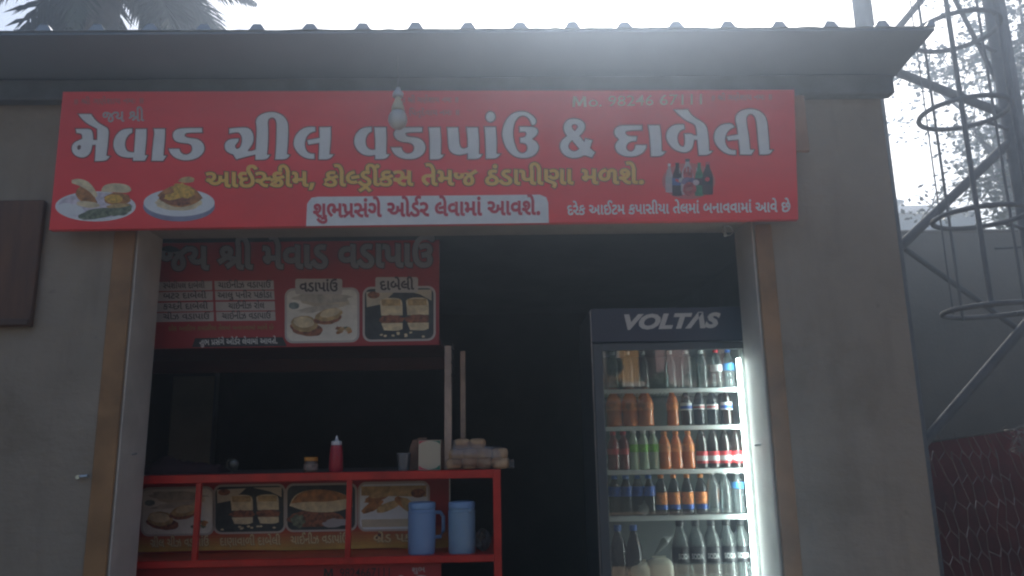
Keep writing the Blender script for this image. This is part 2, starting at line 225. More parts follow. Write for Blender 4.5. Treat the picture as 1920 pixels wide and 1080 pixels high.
53:'413,0 351,7 296,28 249,59 208,98 171,143 139,189 130,188 121,188 81,192 52,202 35,221 29,249 33,271 46,288 66,298 90,301 109,300 128,295 147,286 168,273 202,284 233,300 260,321 282,348 296,379 300,416 292,465 268,501 231,523 183,530 150,528 120,523 89,514 55,499 29,568 67,582 106,594 146,601 186,603 265,591 328,556 368,498 381,418 380,392 375,366 388,362 402,360 417,358 432,357 464,358 490,363 514,371 537,383 537,603 617,592 617,152 618,129 620,112 624,101 629,92 642,81 661,76 682,74 703,73 695,0 685,0 651,2 620,8 592,19 568,37 552,58 543,82 538,110 537,148 537,306 516,297 492,291 466,287 435,286 389,290 347,302 321,270 290,242 254,220 216,204 252,159 286,125 318,101 350,86 384,78 422,75 436,75 427,0',
57:'239,0 200,2 168,10 142,21 122,37 107,56 98,79 92,109 90,148 90,603 170,593 170,152 171,128 173,112 178,100 185,90 198,80 216,75 236,74 257,73 249,0',
58:'238,0 204,2 172,8 144,19 121,37 105,58 96,82 92,110 90,148 90,672 93,728 104,776 124,818 156,854 182,872 214,885 251,893 292,896 378,884 458,847 534,788 612,710 553,665 513,706 472,744 430,776 386,802 342,818 298,824 272,822 249,818 228,810 210,797 191,774 179,743 172,700 170,643 170,152 171,129 173,112 177,101 182,92 196,81 214,76 235,74 256,73 248,0',
59:'239,0 205,2 174,8 146,19 122,37 106,59 96,84 92,114 90,148 90,611 70,700 40,768 3,810 -41,824 -69,818 -92,802 -107,772 -112,729 -112,714 -111,699 -110,683 -107,668 -184,668 -187,684 -189,702 -190,722 -191,739 -181,805 -151,854 -104,886 -41,896 16,886 64,856 103,811 134,752 156,686 170,614 170,152 171,128 173,113 177,102 183,92 197,81 216,76 237,74 257,73 249,0',
60:'-162,-268 -253,-257 -330,-222 -399,-169 -461,-100 -399,-57 -342,-120 -288,-163 -230,-188 -162,-196 -114,-192 -82,-178 -63,-157 -57,-127 -63,-101 -80,-82 -105,-72 -137,-68 -162,-69 -185,-74 -206,-80 -227,-90 -253,-23 -198,-6 -142,0 -74,-9 -24,-37 7,-80 17,-135 6,-188 -28,-230 -84,-258',
62:'25,-233 -3,-246 -35,-257 -71,-265 -110,-268 -177,-258 -228,-228 -260,-183 -270,-126 -259,-74 -226,-28 -170,4 -94,18 -94,-49 -140,-60 -172,-78 -189,-102 -195,-132 -189,-160 -171,-180 -145,-191 -116,-195 -86,-193 -60,-188 -34,-178 -2,-163',
65:'-173,641 -202,726 -232,782 -268,814 -314,824 -326,824 -339,822 -353,819 -366,815 -390,884 -369,890 -348,894 -328,896 -309,896 -264,891 -224,876 -189,847 -156,801 -128,734 -102,641',
68:'239,0 200,2 168,10 142,21 122,37 107,56 98,79 92,109 90,148 90,603 170,593 170,152 171,128 173,112 178,100 185,90 198,80 216,75 236,74 257,73 249,0|92,641 63,726 34,782 -2,814 -49,824 -61,824 -74,822 -88,819 -101,815 -125,884 -104,890 -83,894 -63,896 -44,896 1,891 40,876 76,847 108,801 137,734 163,641',
131:'-183,632 -198,660 -210,691 -218,723 -220,754 -209,817 -176,862 -127,888 -67,896 -36,894 -8,890 17,882 39,872 17,808 0,816 -19,823 -39,828 -60,829 -96,823 -122,806 -137,779 -142,746 -140,720 -132,694 -121,669 -107,641',
138:'326,131 268,138 214,157 165,190 124,237 117,237 82,241 56,252 40,272 35,299 39,316 50,331 68,342 94,346 117,344 137,337 155,326 172,311 212,329 244,356 265,390 272,430 265,472 244,504 209,524 158,530 135,529 108,524 82,518 58,508 31,576 58,586 90,595 125,601 161,603 242,592 302,557 340,502 352,428 342,369 311,318 264,278 207,251 230,231 255,216 285,206 323,203 369,207 407,220 440,239 470,263 511,198 471,170 430,149 384,136',
160:'279,105 183,120 108,167 60,240 44,337 61,430 110,507 191,566 299,603 319,528 237,502 176,462 138,407 126,333 137,265 169,217 217,188 276,179 306,180 333,184 357,190 380,199 411,132 382,120 350,112 316,107|244,304 226,377 470,426 485,353',
165:'413,0 351,7 296,28 249,59 208,98 171,143 139,189 130,188 121,188 81,192 52,202 35,221 29,249 33,271 46,288 66,298 90,301 109,300 128,295 147,286 168,273 202,284 233,300 260,321 282,348 296,379 300,416 292,465 268,501 231,523 183,530 150,528 120,523 89,514 55,499 29,568 67,582 106,594 146,601 186,603 265,591 328,556 368,498 381,418 380,392 375,367 388,363 402,360 417,358 432,358 462,360 488,365 511,373 529,382 550,312 522,299 494,291 465,287 435,286 389,290 347,302 321,270 290,242 254,220 216,204 252,159 286,125 318,101 350,86 384,78 422,75 436,75 427,0',
204:'187,112 122,155 243,298 54,237 32,310 174,349 150,373 131,400 119,429 115,462 127,518 162,564 218,593 290,603 321,602 350,600 378,595 406,589 391,517 366,522 344,526 322,528 298,529 254,524 222,509 203,486 197,455 200,434 210,414 228,393 255,372 476,439 502,369 327,324 388,282 431,240 456,194 465,142 460,106 446,70 422,38 384,12 333,-4 266,-10 191,-4 125,14 68,41 18,73 63,135 113,102 162,80 212,67 262,63 317,68 354,84 376,110 383,144 379,169 366,196 341,225 297,261',
206:'210,178 156,185 105,207 56,246 11,303 74,346 107,302 138,273 170,256 206,251 243,259 273,282 292,323 299,384 292,450 270,496 234,522 188,530 158,528 129,522 102,514 79,503 54,570 88,585 124,595 159,601 192,603 267,590 328,550 367,481 380,383 376,325 364,279 346,244 324,217 298,198 269,186 239,180|257,-7 208,60 479,220 479,603 559,592 559,152 560,129 562,112 566,101 571,92 585,81 604,76 625,74 646,73 638,0 627,0 588,2 556,10 530,21 510,37 497,55 488,76 482,103 479,138',
216:'264,-10 181,1 114,34 57,84 9,145 79,188 125,128 169,90 214,70 261,63 304,69 337,86 358,113 365,150 362,177 354,201 339,223 316,246 284,270 241,296 179,338 140,378 119,419 112,466 123,520 158,564 212,593 286,603 312,602 338,600 364,597 391,591 376,521 351,526 329,528 308,530 285,530 245,526 216,512 199,492 193,464 196,444 203,428 216,412 236,396 264,377 300,354 367,308 414,262 441,213 450,153 438,87 402,35 344,1|88,-230 37,-168 273,-12 302,-12 448,-192 389,-230 278,-89',
224:'101,-9 51,58 233,168 206,172 183,178 162,188 143,204 121,231 106,262 96,300 93,350 93,440 92,463 90,480 86,491 81,500 68,511 49,516 27,518 6,519 14,592 24,592 64,590 96,582 122,571 142,555 156,536 166,513 171,483 173,443 173,357 175,317 181,288 190,268 202,253 230,238 272,233 306,237 338,248 368,266 393,286 393,603 473,592 473,152 474,129 476,112 480,101 485,92 499,81 518,76 539,74 560,73 552,0 542,0 502,2 470,10 444,21 424,37 410,56 400,79 395,109 393,148 393,202',
226:'233,151 181,157 136,176 98,206 68,246 50,296 44,354 58,439 100,510 168,564 259,603 282,531 208,498 160,457 134,408 126,353 130,310 142,276 160,252 183,236 208,226 234,223 281,232 314,258 325,277 332,299 336,328 337,369 337,447 417,437 417,367 429,354 442,346 458,341 475,339 500,342 522,349 542,361 560,378 560,603 640,592 640,152 641,129 643,112 647,101 652,92 666,81 684,76 705,74 726,73 718,0 708,0 674,2 642,8 614,19 591,37 576,56 567,78 562,104 560,138 337,-8 289,60 560,218 560,291 542,280 522,273 500,268 475,267 458,268 442,270 426,275 412,283 391,230 355,188 302,160',
234:'59,164 13,234 54,255 99,279 143,303 183,326 132,358 99,392 80,431 74,474 79,505 92,536 115,562 146,584 186,598 233,603 285,598 326,584 357,563 379,536 392,504 396,470 392,433 378,400 356,369 325,340 422,313 545,287 545,603 625,592 625,152 626,129 628,112 632,101 637,92 650,81 669,76 690,74 711,73 703,0 693,0 659,2 628,8 600,19 576,37 560,58 551,82 546,110 545,148 545,212 283,39 234,107 407,209 419,216 432,223 446,230 459,236 410,246 361,259 311,274 261,291 172,234|154,467 161,434 181,408 211,388 247,370 279,395 300,420 311,444 315,468 311,492 298,514 274,528 236,533 203,528 177,515 160,494',
410:'239,0 205,2 174,8 146,19 122,37 106,59 96,84 92,114 90,148 90,611 70,700 40,768 3,810 -41,824 -69,818 -92,802 -107,772 -112,729 -112,714 -111,699 -110,683 -107,668 -184,668 -187,684 -189,702 -190,722 -191,739 -181,805 -151,854 -104,886 -41,896 16,886 64,856 103,811 134,752 156,686 170,614 170,152 171,128 173,113 177,102 183,92 197,81 216,76 237,74 257,73 249,0|207,756 186,760 168,773 156,792 152,814 156,836 168,855 186,868 207,872 228,868 246,855 258,836 262,814 258,792 246,773 228,760',
696:'56,-129 71,-68 84,-3 96,60 105,116 202,116 209,105 193,50 172,-11 148,-72 123,-129',
698:'143,-14 120,-10 100,2 86,23 82,54 86,86 100,106 120,117 143,121 167,117 188,106 202,86 206,54 201,23 188,2 167,-10',
741:'414,0 414,597 495,597 495,0|194,0 194,597 275,597 275,0',
}
TX={
'jay':(2700,'28,0,0 46,822,0 234,1715,0 59,2435,0'),
'ice':(15817,'8,0,0 10,1148,0 165,1782,0 204,2311,0 59,2828,0 45,3093,0 696,3687,0 21,4254,0 68,4765,0 160,5030,0 216,5493,0 410,5974,0 21,6239,0 53,6750,0 36,7760,0 65,8332,0 45,8332,0 28,8926,0 32,10047,0 5,10554,0 33,10564,0 57,11045,0 41,11310,0 59,11878,0 35,12143,0 57,12964,0 45,13528,0 49,14122,0 51,14872,0 65,15549,0 698,15549,0'),
'ord':(11412,'51,0,0 60,677,0 44,677,0 224,1486,0 53,2054,0 5,2765,0 23,2765,0 65,3419,0 19,3718,0 33,4866,0 131,5349,0 47,5347,0 48,6091,0 65,6742,0 50,6742,0 57,7319,0 45,7584,0 57,8178,0 5,8443,0 8,8742,0 50,9890,0 51,10467,0 65,11144,0 698,11144,0'),
'har':(17591,'38,0,0 47,467,0 65,877,0 21,912,0 8,1722,0 10,2870,0 31,3504,0 45,3955,0 21,4848,0 41,5359,0 57,5927,0 53,6192,0 59,6903,0 46,7168,0 57,7762,0 36,8326,0 65,8898,0 48,8898,0 45,9549,0 57,10143,0 5,10408,0 43,10707,0 40,11441,0 57,11987,0 50,12252,0 50,12829,0 57,13406,0 45,13671,0 57,14265,0 5,14530,0 8,14829,0 50,15977,0 65,16554,0 27,16853,0 65,17553,0'),
'gan':(7778,'741,0,0 234,898,0 59,1618,0 23,2182,0 35,2836,0 65,3657,0 51,3657,0 57,4334,0 46,4599,0 40,5492,0 45,6038,0 6,6632,0 741,7179,0'),
'pit':(6791,'741,0,0 58,898,0 41,1163,0 36,1731,0 62,2303,0 38,2303,0 65,2751,0 50,2770,0 57,3347,0 46,3612,0 40,4505,0 45,5051,0 6,5645,0 741,6192,0'),
'menu':(7996,'28,0,0 46,822,0 234,1715,0 59,2435,0 45,2999,0 65,3593,0 50,3593,0 57,4170,0 33,4435,0 50,5215,0 33,5792,0 57,6273,0 41,6538,0 57,7106,0 11,7371,0 5,8100,0'),
'vp':(2781,'50,0,0 33,577,0 57,1058,0 41,1323,0 57,1891,0 5,2156,0 11,2156,0'),
'db':(2382,'38,0,0 57,467,0 43,732,0 65,1466,0 48,1466,0 59,2117,0'),
'c1':(6148,'26,0,0 57,660,0 10,925,0 40,1559,0 59,2105,0 29,2370,0 50,3367,0 33,3944,0 57,4425,0 41,4690,0 57,5258,0 11,5523,0 5,6252,0'),
'c2':(6311,'8,0,0 48,1148,0 60,1799,0 41,2098,0 40,2666,0 59,3212,0 47,3477,0 41,4221,0 21,4789,0 68,5300,0 33,5565,0 57,6046,0'),
'c3':(4728,'26,0,0 57,660,0 10,925,0 40,1559,0 59,2105,0 29,2370,0 47,3367,0 68,3812,0 48,4077,0'),
'd1':(5965,'165,0,0 41,529,0 65,1097,0 51,1097,0 59,1774,0 46,2039,0 48,2633,0 38,3583,0 57,4050,0 43,4315,0 65,5049,0 48,5049,0 59,5700,0'),
'd2':(4311,'43,0,0 31,734,0 47,1185,0 38,1929,0 57,2396,0 43,2661,0 65,3395,0 48,3395,0 59,4046,0'),
'd3':(4664,'21,0,0 138,511,0 27,980,0 59,1718,0 38,2282,0 57,2749,0 43,3014,0 65,3748,0 48,3748,0 59,4399,0'),
'd4':(4703,'26,0,0 59,660,0 29,925,0 50,1922,0 33,2499,0 57,2980,0 41,3245,0 57,3813,0 11,4078,0 5,4807,0'),
'ban':(17591,'38,0,0 47,467,0 65,877,0 21,912,0 8,1722,0 10,2870,0 31,3504,0 45,3955,0 21,4848,0 41,5359,0 57,5927,0 53,6192,0 59,6903,0 46,7168,0 57,7762,0 36,8326,0 65,8898,0 48,8898,0 45,9549,0 57,10143,0 5,10408,0 43,10707,0 40,11441,0 57,11987,0 50,12252,0 50,12829,0 57,13406,0 45,13671,0 57,14265,0 5,14530,0 8,14829,0 50,15977,0 65,16554,0 27,16853,0 65,17553,0'),
'shu':(11711,'51,0,0 60,677,0 44,677,0 224,1785,0 53,2353,0 5,3064,0 23,3064,0 65,3718,0 19,4017,0 33,5165,0 131,5648,0 47,5646,0 48,6390,0 65,7041,0 50,7041,0 57,7618,0 45,7883,0 57,8477,0 5,8742,0 8,9041,0 50,10189,0 51,10766,0 65,11443,0 698,11443,0'),
'k1':(6572,'206,0,0 59,654,0 48,919,0 26,1869,0 59,2529,0 29,2794,0 50,3791,0 33,4368,0 57,4849,0 41,5114,0 57,5682,0 5,5947,0 11,5947,0'),
'k2':(6356,'38,0,0 57,467,0 35,732,0 57,1553,0 50,1818,0 57,2395,0 49,2660,0 59,3410,0 38,3974,0 57,4441,0 43,4706,0 65,5440,0 48,5440,0 59,6091,0'),
'k3':(6148,'26,0,0 57,660,0 10,925,0 40,1559,0 59,2105,0 29,2370,0 50,3367,0 33,3944,0 57,4425,0 41,4690,0 57,5258,0 5,5523,0 11,5523,0'),
'k4':(3604,'226,0,0 65,734,0 33,734,0 41,1514,0 21,2082,0 68,2593,0 33,2858,0 57,3339,0'),
'sb':(1486,'51,0,0 60,677,0 44,677,0'),
}
# ------------------------------------------------------------------ lettering
def plane(Y):                                   # photo pixel on the upright plane Y
    return lambda x, y, e: pt(x, y, Y)+Vector((0, -e, 0))
def area(c): return .5*sum(a[0]*b[1]-b[0]*a[1] for a, b in zip(c, c[1:]+c[:1]))
def offset(c, d):                               # grow (d>0) a contour that is taken as an outer one
    sgn = 1 if area(c) > 0 else -1; n = len(c); out = []
    for i in range(n):
        a, b, e = c[i-1], c[i], c[(i+1) % n]
        def nrm(p, q):
            l = math.hypot(q[0]-p[0], q[1]-p[1]) or 1e-9; return ((q[1]-p[1])/l*sgn, -(q[0]-p[0])/l*sgn)
        n1, n2 = nrm(a, b), nrm(b, e); mx, my = n1[0]+n2[0], n1[1]+n2[1]; k = 1+n1[0]*n2[0]+n1[1]*n2[1]; k = max(k, .5)
        out.append((b[0]+mx*d/k, b[1]+my*d/k))
    return out
def smooth_poly(c, it=2):
    for _ in range(it):
        out = []; n = len(c)
        for i in range(n):
            a, b, e = c[i-1], c[i], c[(i+1) % n]
            v1 = (b[0]-a[0], b[1]-a[1]); v2 = (e[0]-b[0], e[1]-b[1]); l1 = math.hypot(*v1) or 1e-9; l2 = math.hypot(*v2) or 1e-9
            if (v1[0]*v2[0]+v1[1]*v2[1])/(l1*l2) < .55: out.append(b)
            else: out += [(b[0]-v1[0]*.25, b[1]-v1[1]*.25), (b[0]+v2[0]*.25, b[1]+v2[1]*.25)]
        c = out
    return c
def inside(p, c):
    r = False
    for a, b in zip(c, c[1:]+c[:1]):
        if (a[1] <= p[1]) != (b[1] <= p[1]) and p[0] < a[0]+(p[1]-a[1])/(b[1]-a[1])*(b[0]-a[0]): r = not r
    return r
def glyphs(key):
    """list of (outer, holes) in font units, y up"""
    wd, s = TX[key]; out = []
    for t in s.split():
        g, dx, dy = map(int, t.split(','))
        cs = [[tuple(map(int, q.split(','))) for q in c.split()] for c in GL[g].split('|')]
        cs = [[(x+dx, y+dy) for x, y in c] for c in cs if len(c) > 2]
        outer = [c for c in cs if area(c) < 0]; hole = [c for c in cs if area(c) > 0]
        for o in outer: out.append((o, [h for h in hole if inside(h[0], o)]))
    return wd, out
def text(b, key, x0, y0, x1, y1, h, fmap, bold=18, eps=.001, slant=0):
    """Gujarati line from (x0,y0) to (x1,y1) along its baseline, h = body height in the same units"""
    wd, gs = glyphs(key); k = (x1-x0)/wd; kv = h/560.0
    for i, (o, hs) in enumerate(gs):
        o = offset(o, bold); hs = [offset(q, -bold) for q in hs]; hs = [q for q in hs if abs(area(q)) > 200]
        def mp(p): return (x0+(p[0]+slant*p[1])*k, y0+(y1-y0)*p[0]/wd-p[1]*kv)
        b.poly([mp(p) for p in o], fmap, [[mp(p) for p in q] for q in hs], eps+.00012*(i % 4))
_lat = {}
def latin_mesh(s, bold=.0, shear=0.0):
    k = (s, bold, shear)
    if k in _lat: return _lat[k]
    cu = bpy.data.curves.new('text', 'FONT'); cu.body = s; cu.offset = bold; cu.shear = shear; cu.fill_mode = 'FRONT'; cu.resolution_u = 3
    ob = bpy.data.objects.new('text', cu); COL.objects.link(ob); bpy.context.view_layer.update()
    me = bpy.data.meshes.new_from_object(ob.evaluated_get(bpy.context.evaluated_depsgraph_get()))
    vs = [(v.co.x, v.co.y) for v in me.vertices]; fs = [tuple(p.vertices) for p in me.polygons]
    bpy.data.objects.remove(ob); bpy.data.curves.remove(cu); bpy.data.meshes.remove(me)
    _lat[k] = (vs, fs); return _lat[k]
def latin(b, s, x0, y0, x1, y1, h, fmap, bold=.015, eps=.001, shear=0.0):
    vs, fs = latin_mesh(s, bold, shear); xa, xb = min(v[0] for v in vs), max(v[0] for v in vs); ya, yb = min(v[1] for v in vs), max(v[1] for v in vs)
    P = []
    for x, y in vs:
        t = (x-xa)/(xb-xa); P.append(fmap(x0+(x1-x0)*t, y0+(y1-y0)*t-(y-ya)/(yb-ya)*h, eps))
    F_ = []
    for f in fs:
        a, c, d = (Vector(P[i]) for i in f[:3]); F_.append(f if (c-a).cross(d-a).y < 0 else tuple(reversed(f)))
    b.add(P, F_)
def ell(cx, cy, rx, ry, n=28, rot=0.0, jit=0.0, a0=0, a1=360, rng=random):
    out = []; full = abs(a1-a0) >= 360
    for i in range(n if full else n+1):
        a = rad(a0+(a1-a0)*i/n); q = 1+rng.uniform(-jit, jit); x, y = rx*q*math.cos(a), ry*q*math.sin(a)
        out.append((cx+x*math.cos(rot)-y*math.sin(rot), cy+x*math.sin(rot)+y*math.cos(rot)))
    return out
def rrect(x0, y0, x1, y1, r, n=5, skew=0.0):
    out = []
    for cx, cy, a in ((x1-r, y0+r, -90), (x1-r, y1-r, 0), (x0+r, y1-r, 90), (x0+r, y0+r, 180)):
        for i in range(n+1):
            t = rad(a+90*i/n); out.append((cx+r*math.cos(t), cy+r*math.sin(t)))
    return [(x, y+skew*(x-x0)) for x, y in out]
# ------------------------------------------------------------------ materials
def plaster_mat(name, c1, c2, stain, seed):
    """cement plaster: blotchy tone, damp patches, vertical run marks, trowel relief"""
    m = mat(name, c1, .9); n = m.node_tree; b = n.nodes['Principled BSDF']; L = n.links.new
    tc = n.nodes.new('ShaderNodeTexCoord')
    def noise(sc, st, det, lo, hi, ro=.6):
        mp = n.nodes.new('ShaderNodeMapping'); mp.inputs['Scale'].default_value = st; mp.inputs['Location'].default_value = (seed, seed*2.3, 0); L(tc.outputs['Object'], mp.inputs[0])
        z = n.nodes.new('ShaderNodeTexNoise'); z.inputs['Scale'].default_value = sc; z.inputs['Detail'].default_value = det; z.inputs['Roughness'].default_value = ro; L(mp.outputs[0], z.inputs['Vector'])
        r = n.nodes.new('ShaderNodeMapRange'); r.inputs[1].default_value = lo; r.inputs[2].default_value = hi; L(z.outputs[0], r.inputs[0]); return r.outputs[0], z.outputs[0]
    def mix(fac, A, B):
        x = n.nodes.new('ShaderNodeMix'); x.data_type = 'RGBA'; L(fac, x.inputs[0])
        for s, v in ((6, A), (7, B)):
            if isinstance(v, tuple): x.inputs[s].default_value = (*v, 1)
            else: L(v, x.inputs[s])
        return x.outputs[2]
    big, _ = noise(1.1, (1, 1, 1), 6, .38, .62); med, _ = noise(5.5, (1, 1, .8), 8, .40, .66); run, _ = noise(2.6, (3.2, 1, .28), 5, .54, .74); fine, fz = noise(42, (1, 1, 1), 6, .3, .7); spot, _ = noise(9, (1, 1, 1), 3, .66, .74)
    c = mix(big, c1, c2); c = mix(med, c, tuple(v*.86 for v in c2)); mul = n.nodes.new('ShaderNodeMath'); mul.operation = 'MULTIPLY'; mul.inputs[1].default_value = .35; L(run, mul.inputs[0]); c = mix(mul.outputs[0], c, stain)
    mul2 = n.nodes.new('ShaderNodeMath'); mul2.operation = 'MULTIPLY'; mul2.inputs[1].default_value = .35; L(spot, mul2.inputs[0]); c = mix(mul2.outputs[0], c, tuple(v*.6 for v in stain)); L(c, b.inputs['Base Color'])
    bp = n.nodes.new('ShaderNodeBump'); bp.inputs['Strength'].default_value = .45; bp.inputs['Distance'].default_value = .006; L(fz, bp.inputs['Height'])
    _, tz_ = noise(6, (1, 1, 2.2), 3, 0, 1); b2 = n.nodes.new('ShaderNodeBump'); b2.inputs['Strength'].default_value = .35; b2.inputs['Distance'].default_value = .02; L(tz_, b2.inputs['Height']); L(bp.outputs[0], b2.inputs['Normal']); L(b2.outputs[0], b.inputs['Normal'])
    return m
plaster = plaster_mat('grey_plaster', (.235, .195, .15), (.35, .295, .235), (.17, .138, .105), 0.0)
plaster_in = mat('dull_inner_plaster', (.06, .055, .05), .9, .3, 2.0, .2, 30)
ochre = mat('ochre_paint', (.28, .15, .065), .6, .25, 5, .1)
roofm = mat('galvanised_sheet', (.34, .39, .45), .5, .1, 3, .05, 20, metal=.25)
steel = mat('dull_steel', (.32, .33, .34), .5, .2, 6, .05, metal=.5)
steel_rust = mat('weathered_steel_post', (.38, .28, .23), .45, .3, 6, .05, 40, metal=.5)
red_paint = mat('red_enamel', (.50, .018, .012), .35, .25, 7, .06, 50)
banner_red = mat('banner_red', (.80, .038, .036), .42, .09, 1.6, .35, 2.2, stretch=(1.0, 1, 2.5))
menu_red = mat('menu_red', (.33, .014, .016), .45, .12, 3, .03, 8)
print_white = mat('print_white', (.72, .70, .68), .5, .05, 20)
print_grey = mat('print_grey', (.42, .38, .37), .5)
print_outline = mat('print_outline', (.16, .07, .06), .5)
print_yellow = mat('print_yellow', (.80, .46, .09), .5)
print_yellow_edge = mat('print_yellow_edge', (.18, .09, .02), .5)
print_red = mat('print_red', (.55, .05, .07), .5)
print_black = mat('print_black', (.012, .012, .014), .5)
print_orange = mat('print_orange', (.5, .13, .03), .5, 0, 2.2, col2=(.62, .36, .10), stretch=(.4, 1, 6))
dark_text = mat('dark_text', (.05, .03, .03), .5)
bun = mat('print_bun', (.50, .33, .14), .5, .35, 30)
bun_pale = mat('print_bun_pale', (.68, .55, .34), .5, .25, 26)
fried = mat('print_fried', (.40, .17, .05), .5, .45, 34)
filling = mat('print_filling', (.26, .09, .04), .5, .6, 60)
sev = mat('print_sev', (.62, .36, .06), .5, .35, 70)
cream = mat('print_cream', (.72, .66, .57), .5, .12, 14)
slate = mat('print_slate', (.04, .045, .045), .5, .4, 24)
herb = mat('print_herb', (.17, .19, .12), .5, .6, 60)
onion = mat('print_onion', (.62, .55, .60), .5, .25, 40)
plate = mat('print_plate', (.70, .70, .70), .5, .06, 8)
plate_rim = mat('print_plate_rim', (.22, .22, .30), .5, .2, 10)
beige_print = mat('print_beige', (.55, .46, .33), .5, .15, 10)

# ------------------------------------------------------------------ ground and setting
b = MB(); b.add([(-120, -120, 0), (120, -120, 0), (120, 120, 0), (-120, 120, 0)], [(0, 1, 2, 3)])
g = b.build('ground', mat('dusty_ground', (.36, .28, .19), .95, .25, .6, .3, 20)); g['kind'] = 'structure'
b = MB(); b.add([(-119, -7.5, .004), (119, -7.5, .004), (119, -1.6, .004), (-119, -1.6, .004)], [(0, 1, 2, 3)])
g = b.build('road', mat('asphalt', (.06, .058, .055), .9, .25, 1.5, .3, 60)); g['kind'] = 'structure'

WY, WT = 3.1, .22                              # shop front wall: face and thickness
OX0, OX1, OZ = -1.50, 1.105, 2.19              # door opening
WX0, WX1 = -3.6, 1.727
SLOPE = .12
def roof_z(y): return 2.884-(y-2.75)*SLOPE
shop = thing('shop_building', 'small grey plastered shop with an open shutter doorway and a corrugated roof', 'building', (0, WY, 0))
part('front_wall', plaster, shop, lambda b: (b.box(WX0, OX0, WY, WY+WT, 0, 2.795), b.box(OX1, WX1, WY, WY+WT, 0, 2.80), b.box(OX0+.002, OX1-.002, WY, WY+WT, OZ, 2.80)))
def wedge(b, x0, x1, y0, y1, drop=.012):
    b.rings([[(x0, y, 0), (x1, y, 0), (x1, y, roof_z(y)-drop), (x0, y, roof_z(y)-drop)] for y in (y0, y1)])
part('side_wall', plaster, shop, lambda b: wedge(b, WX1-.2, WX1-.003, WY+WT+.002, 6.6)); part('side_wall', plaster, shop, lambda b: wedge(b, WX0, WX0+.2, WY+WT+.002, 6.6))
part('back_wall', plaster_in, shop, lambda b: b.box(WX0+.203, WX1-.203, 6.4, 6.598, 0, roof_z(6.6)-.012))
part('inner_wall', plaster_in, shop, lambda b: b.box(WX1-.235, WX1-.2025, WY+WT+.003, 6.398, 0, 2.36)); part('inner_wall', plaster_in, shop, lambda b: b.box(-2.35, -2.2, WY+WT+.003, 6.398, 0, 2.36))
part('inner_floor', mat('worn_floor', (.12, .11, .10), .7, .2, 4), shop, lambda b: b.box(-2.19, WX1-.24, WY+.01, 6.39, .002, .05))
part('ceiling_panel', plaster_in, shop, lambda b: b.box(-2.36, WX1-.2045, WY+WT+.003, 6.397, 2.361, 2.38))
# ochre painted border of the doorway, on the wall face
part('door_border', ochre, shop, lambda b: b.box(OX0-.092, OX0-.004, WY-.012, WY-.0005, .02, 2.16, .004), label='ochre strip left of the doorway')
part('door_border', ochre, shop, lambda b: b.box(OX1+.004, OX1+.078, WY-.012, WY-.0005, .02, 2.16, .004), label='ochre strip right of the doorway')
guide = mat('pale_shutter_guide', (.50, .44, .38), .55, .12, 5, .04)
part('shutter_guide', guide, shop, lambda b: b.box(OX0+.0005, OX0+.007, WY-.002, WY+WT+.002, .02, OZ-.001), label='pale grey strip lining the left side of the doorway')
part('shutter_guide', guide, shop, lambda b: b.box(OX1-.007, OX1-.0005, WY-.002, WY+WT+.002, .02, OZ-.001), label='pale grey strip lining the right side of the doorway')
part('threshold', plaster, shop, lambda b: b.box(OX0, OX1, WY-.25, WY-.001, 0, .10, .01))
galv = mat('bright_bolt', (.6, .6, .6), .3, metal=.9)
def bolt(px_, py_, l, Y=WY):
    p = pt(px_, py_, Y); b = MB(); b.tube([p+Vector((-l/2, -.02, 0)), p+Vector((l/2, -.02, .004))], .006, 8); b.tube([p+Vector((-l/2, -.03, 0)), p+Vector((-l/2, .004, 0))], .008, 8)
    return shaded(b.build('door_bolt', galv, shop))
bolt(161, 894, .035)
def nail(X, Y, Z, dx):
    b = MB(); b.tube([(X, Y, Z), (X+dx, Y, Z+.004)], .004, 6); return b.build('nail', galv, shop)
nail(OX0+.007, 3.2, at(224, 853, 3.2)[1], .02); nail(OX1-.034, 3.2, at(1442, 835, 3.2)[1], .03)
p = pt(1360, 441, 3.2); b = MB(); b.tube([p+Vector((0, 0, .05)), p], .004, 6); b.torus((p.x+.012, p.y, p.z+.02), .022, .0025, 'y', 16, 6); b.blob(p, .008, .008, .008, 2)
shaded(b.build('hook', galv, shop))
# faded poster-like stain frame and repairs in the plaster: thin skim patches
skim = mat('skim_plaster', (.26, .25, .235), .9, .15, 4, .2, 40)
rng = random.Random(3)
bd = at(398, 800, 5.2)[0]
part('daylit_wall_patch', mat('daylit_wall_tone', (.58, .55, .44), .8, .15, 2), shop, lambda b: b.box(-2.19, bd, 5.2, 5.24, .051, 1.75)); part('daylit_patch_edge', steel, shop, lambda b: b.box(bd+.0005, bd+.012, 5.19, 5.25, .051, 1.80))  # added panel, its pale colour standing in for daylight on the rear wall
# purlin tube under the roof edge
pe = pt(1668, 160, 3.04)
part('purlin', mat('dark_purlin', (.10, .115, .13), .7, .2, 6), shop, lambda b: b.box(WX0, pe.x+.02, 3.035, 3.095, pe.z-.04, roof_z(3.095)-.018, .006))
# added flat panel under the sheets, hiding rib grooves as the glare does
part('rib_cover', mat('rib_cover', (.17, .215, .27), .75, .06, 3), shop, lambda b: b.rings([[(WX0, y, roof_z(y)-.012), (1.794, y, roof_z(y)-.012), (1.794, y, roof_z(y)-.002), (WX0, y, roof_z(y)-.002)] for y in (2.757, 4, 5.3, 6.58)]))
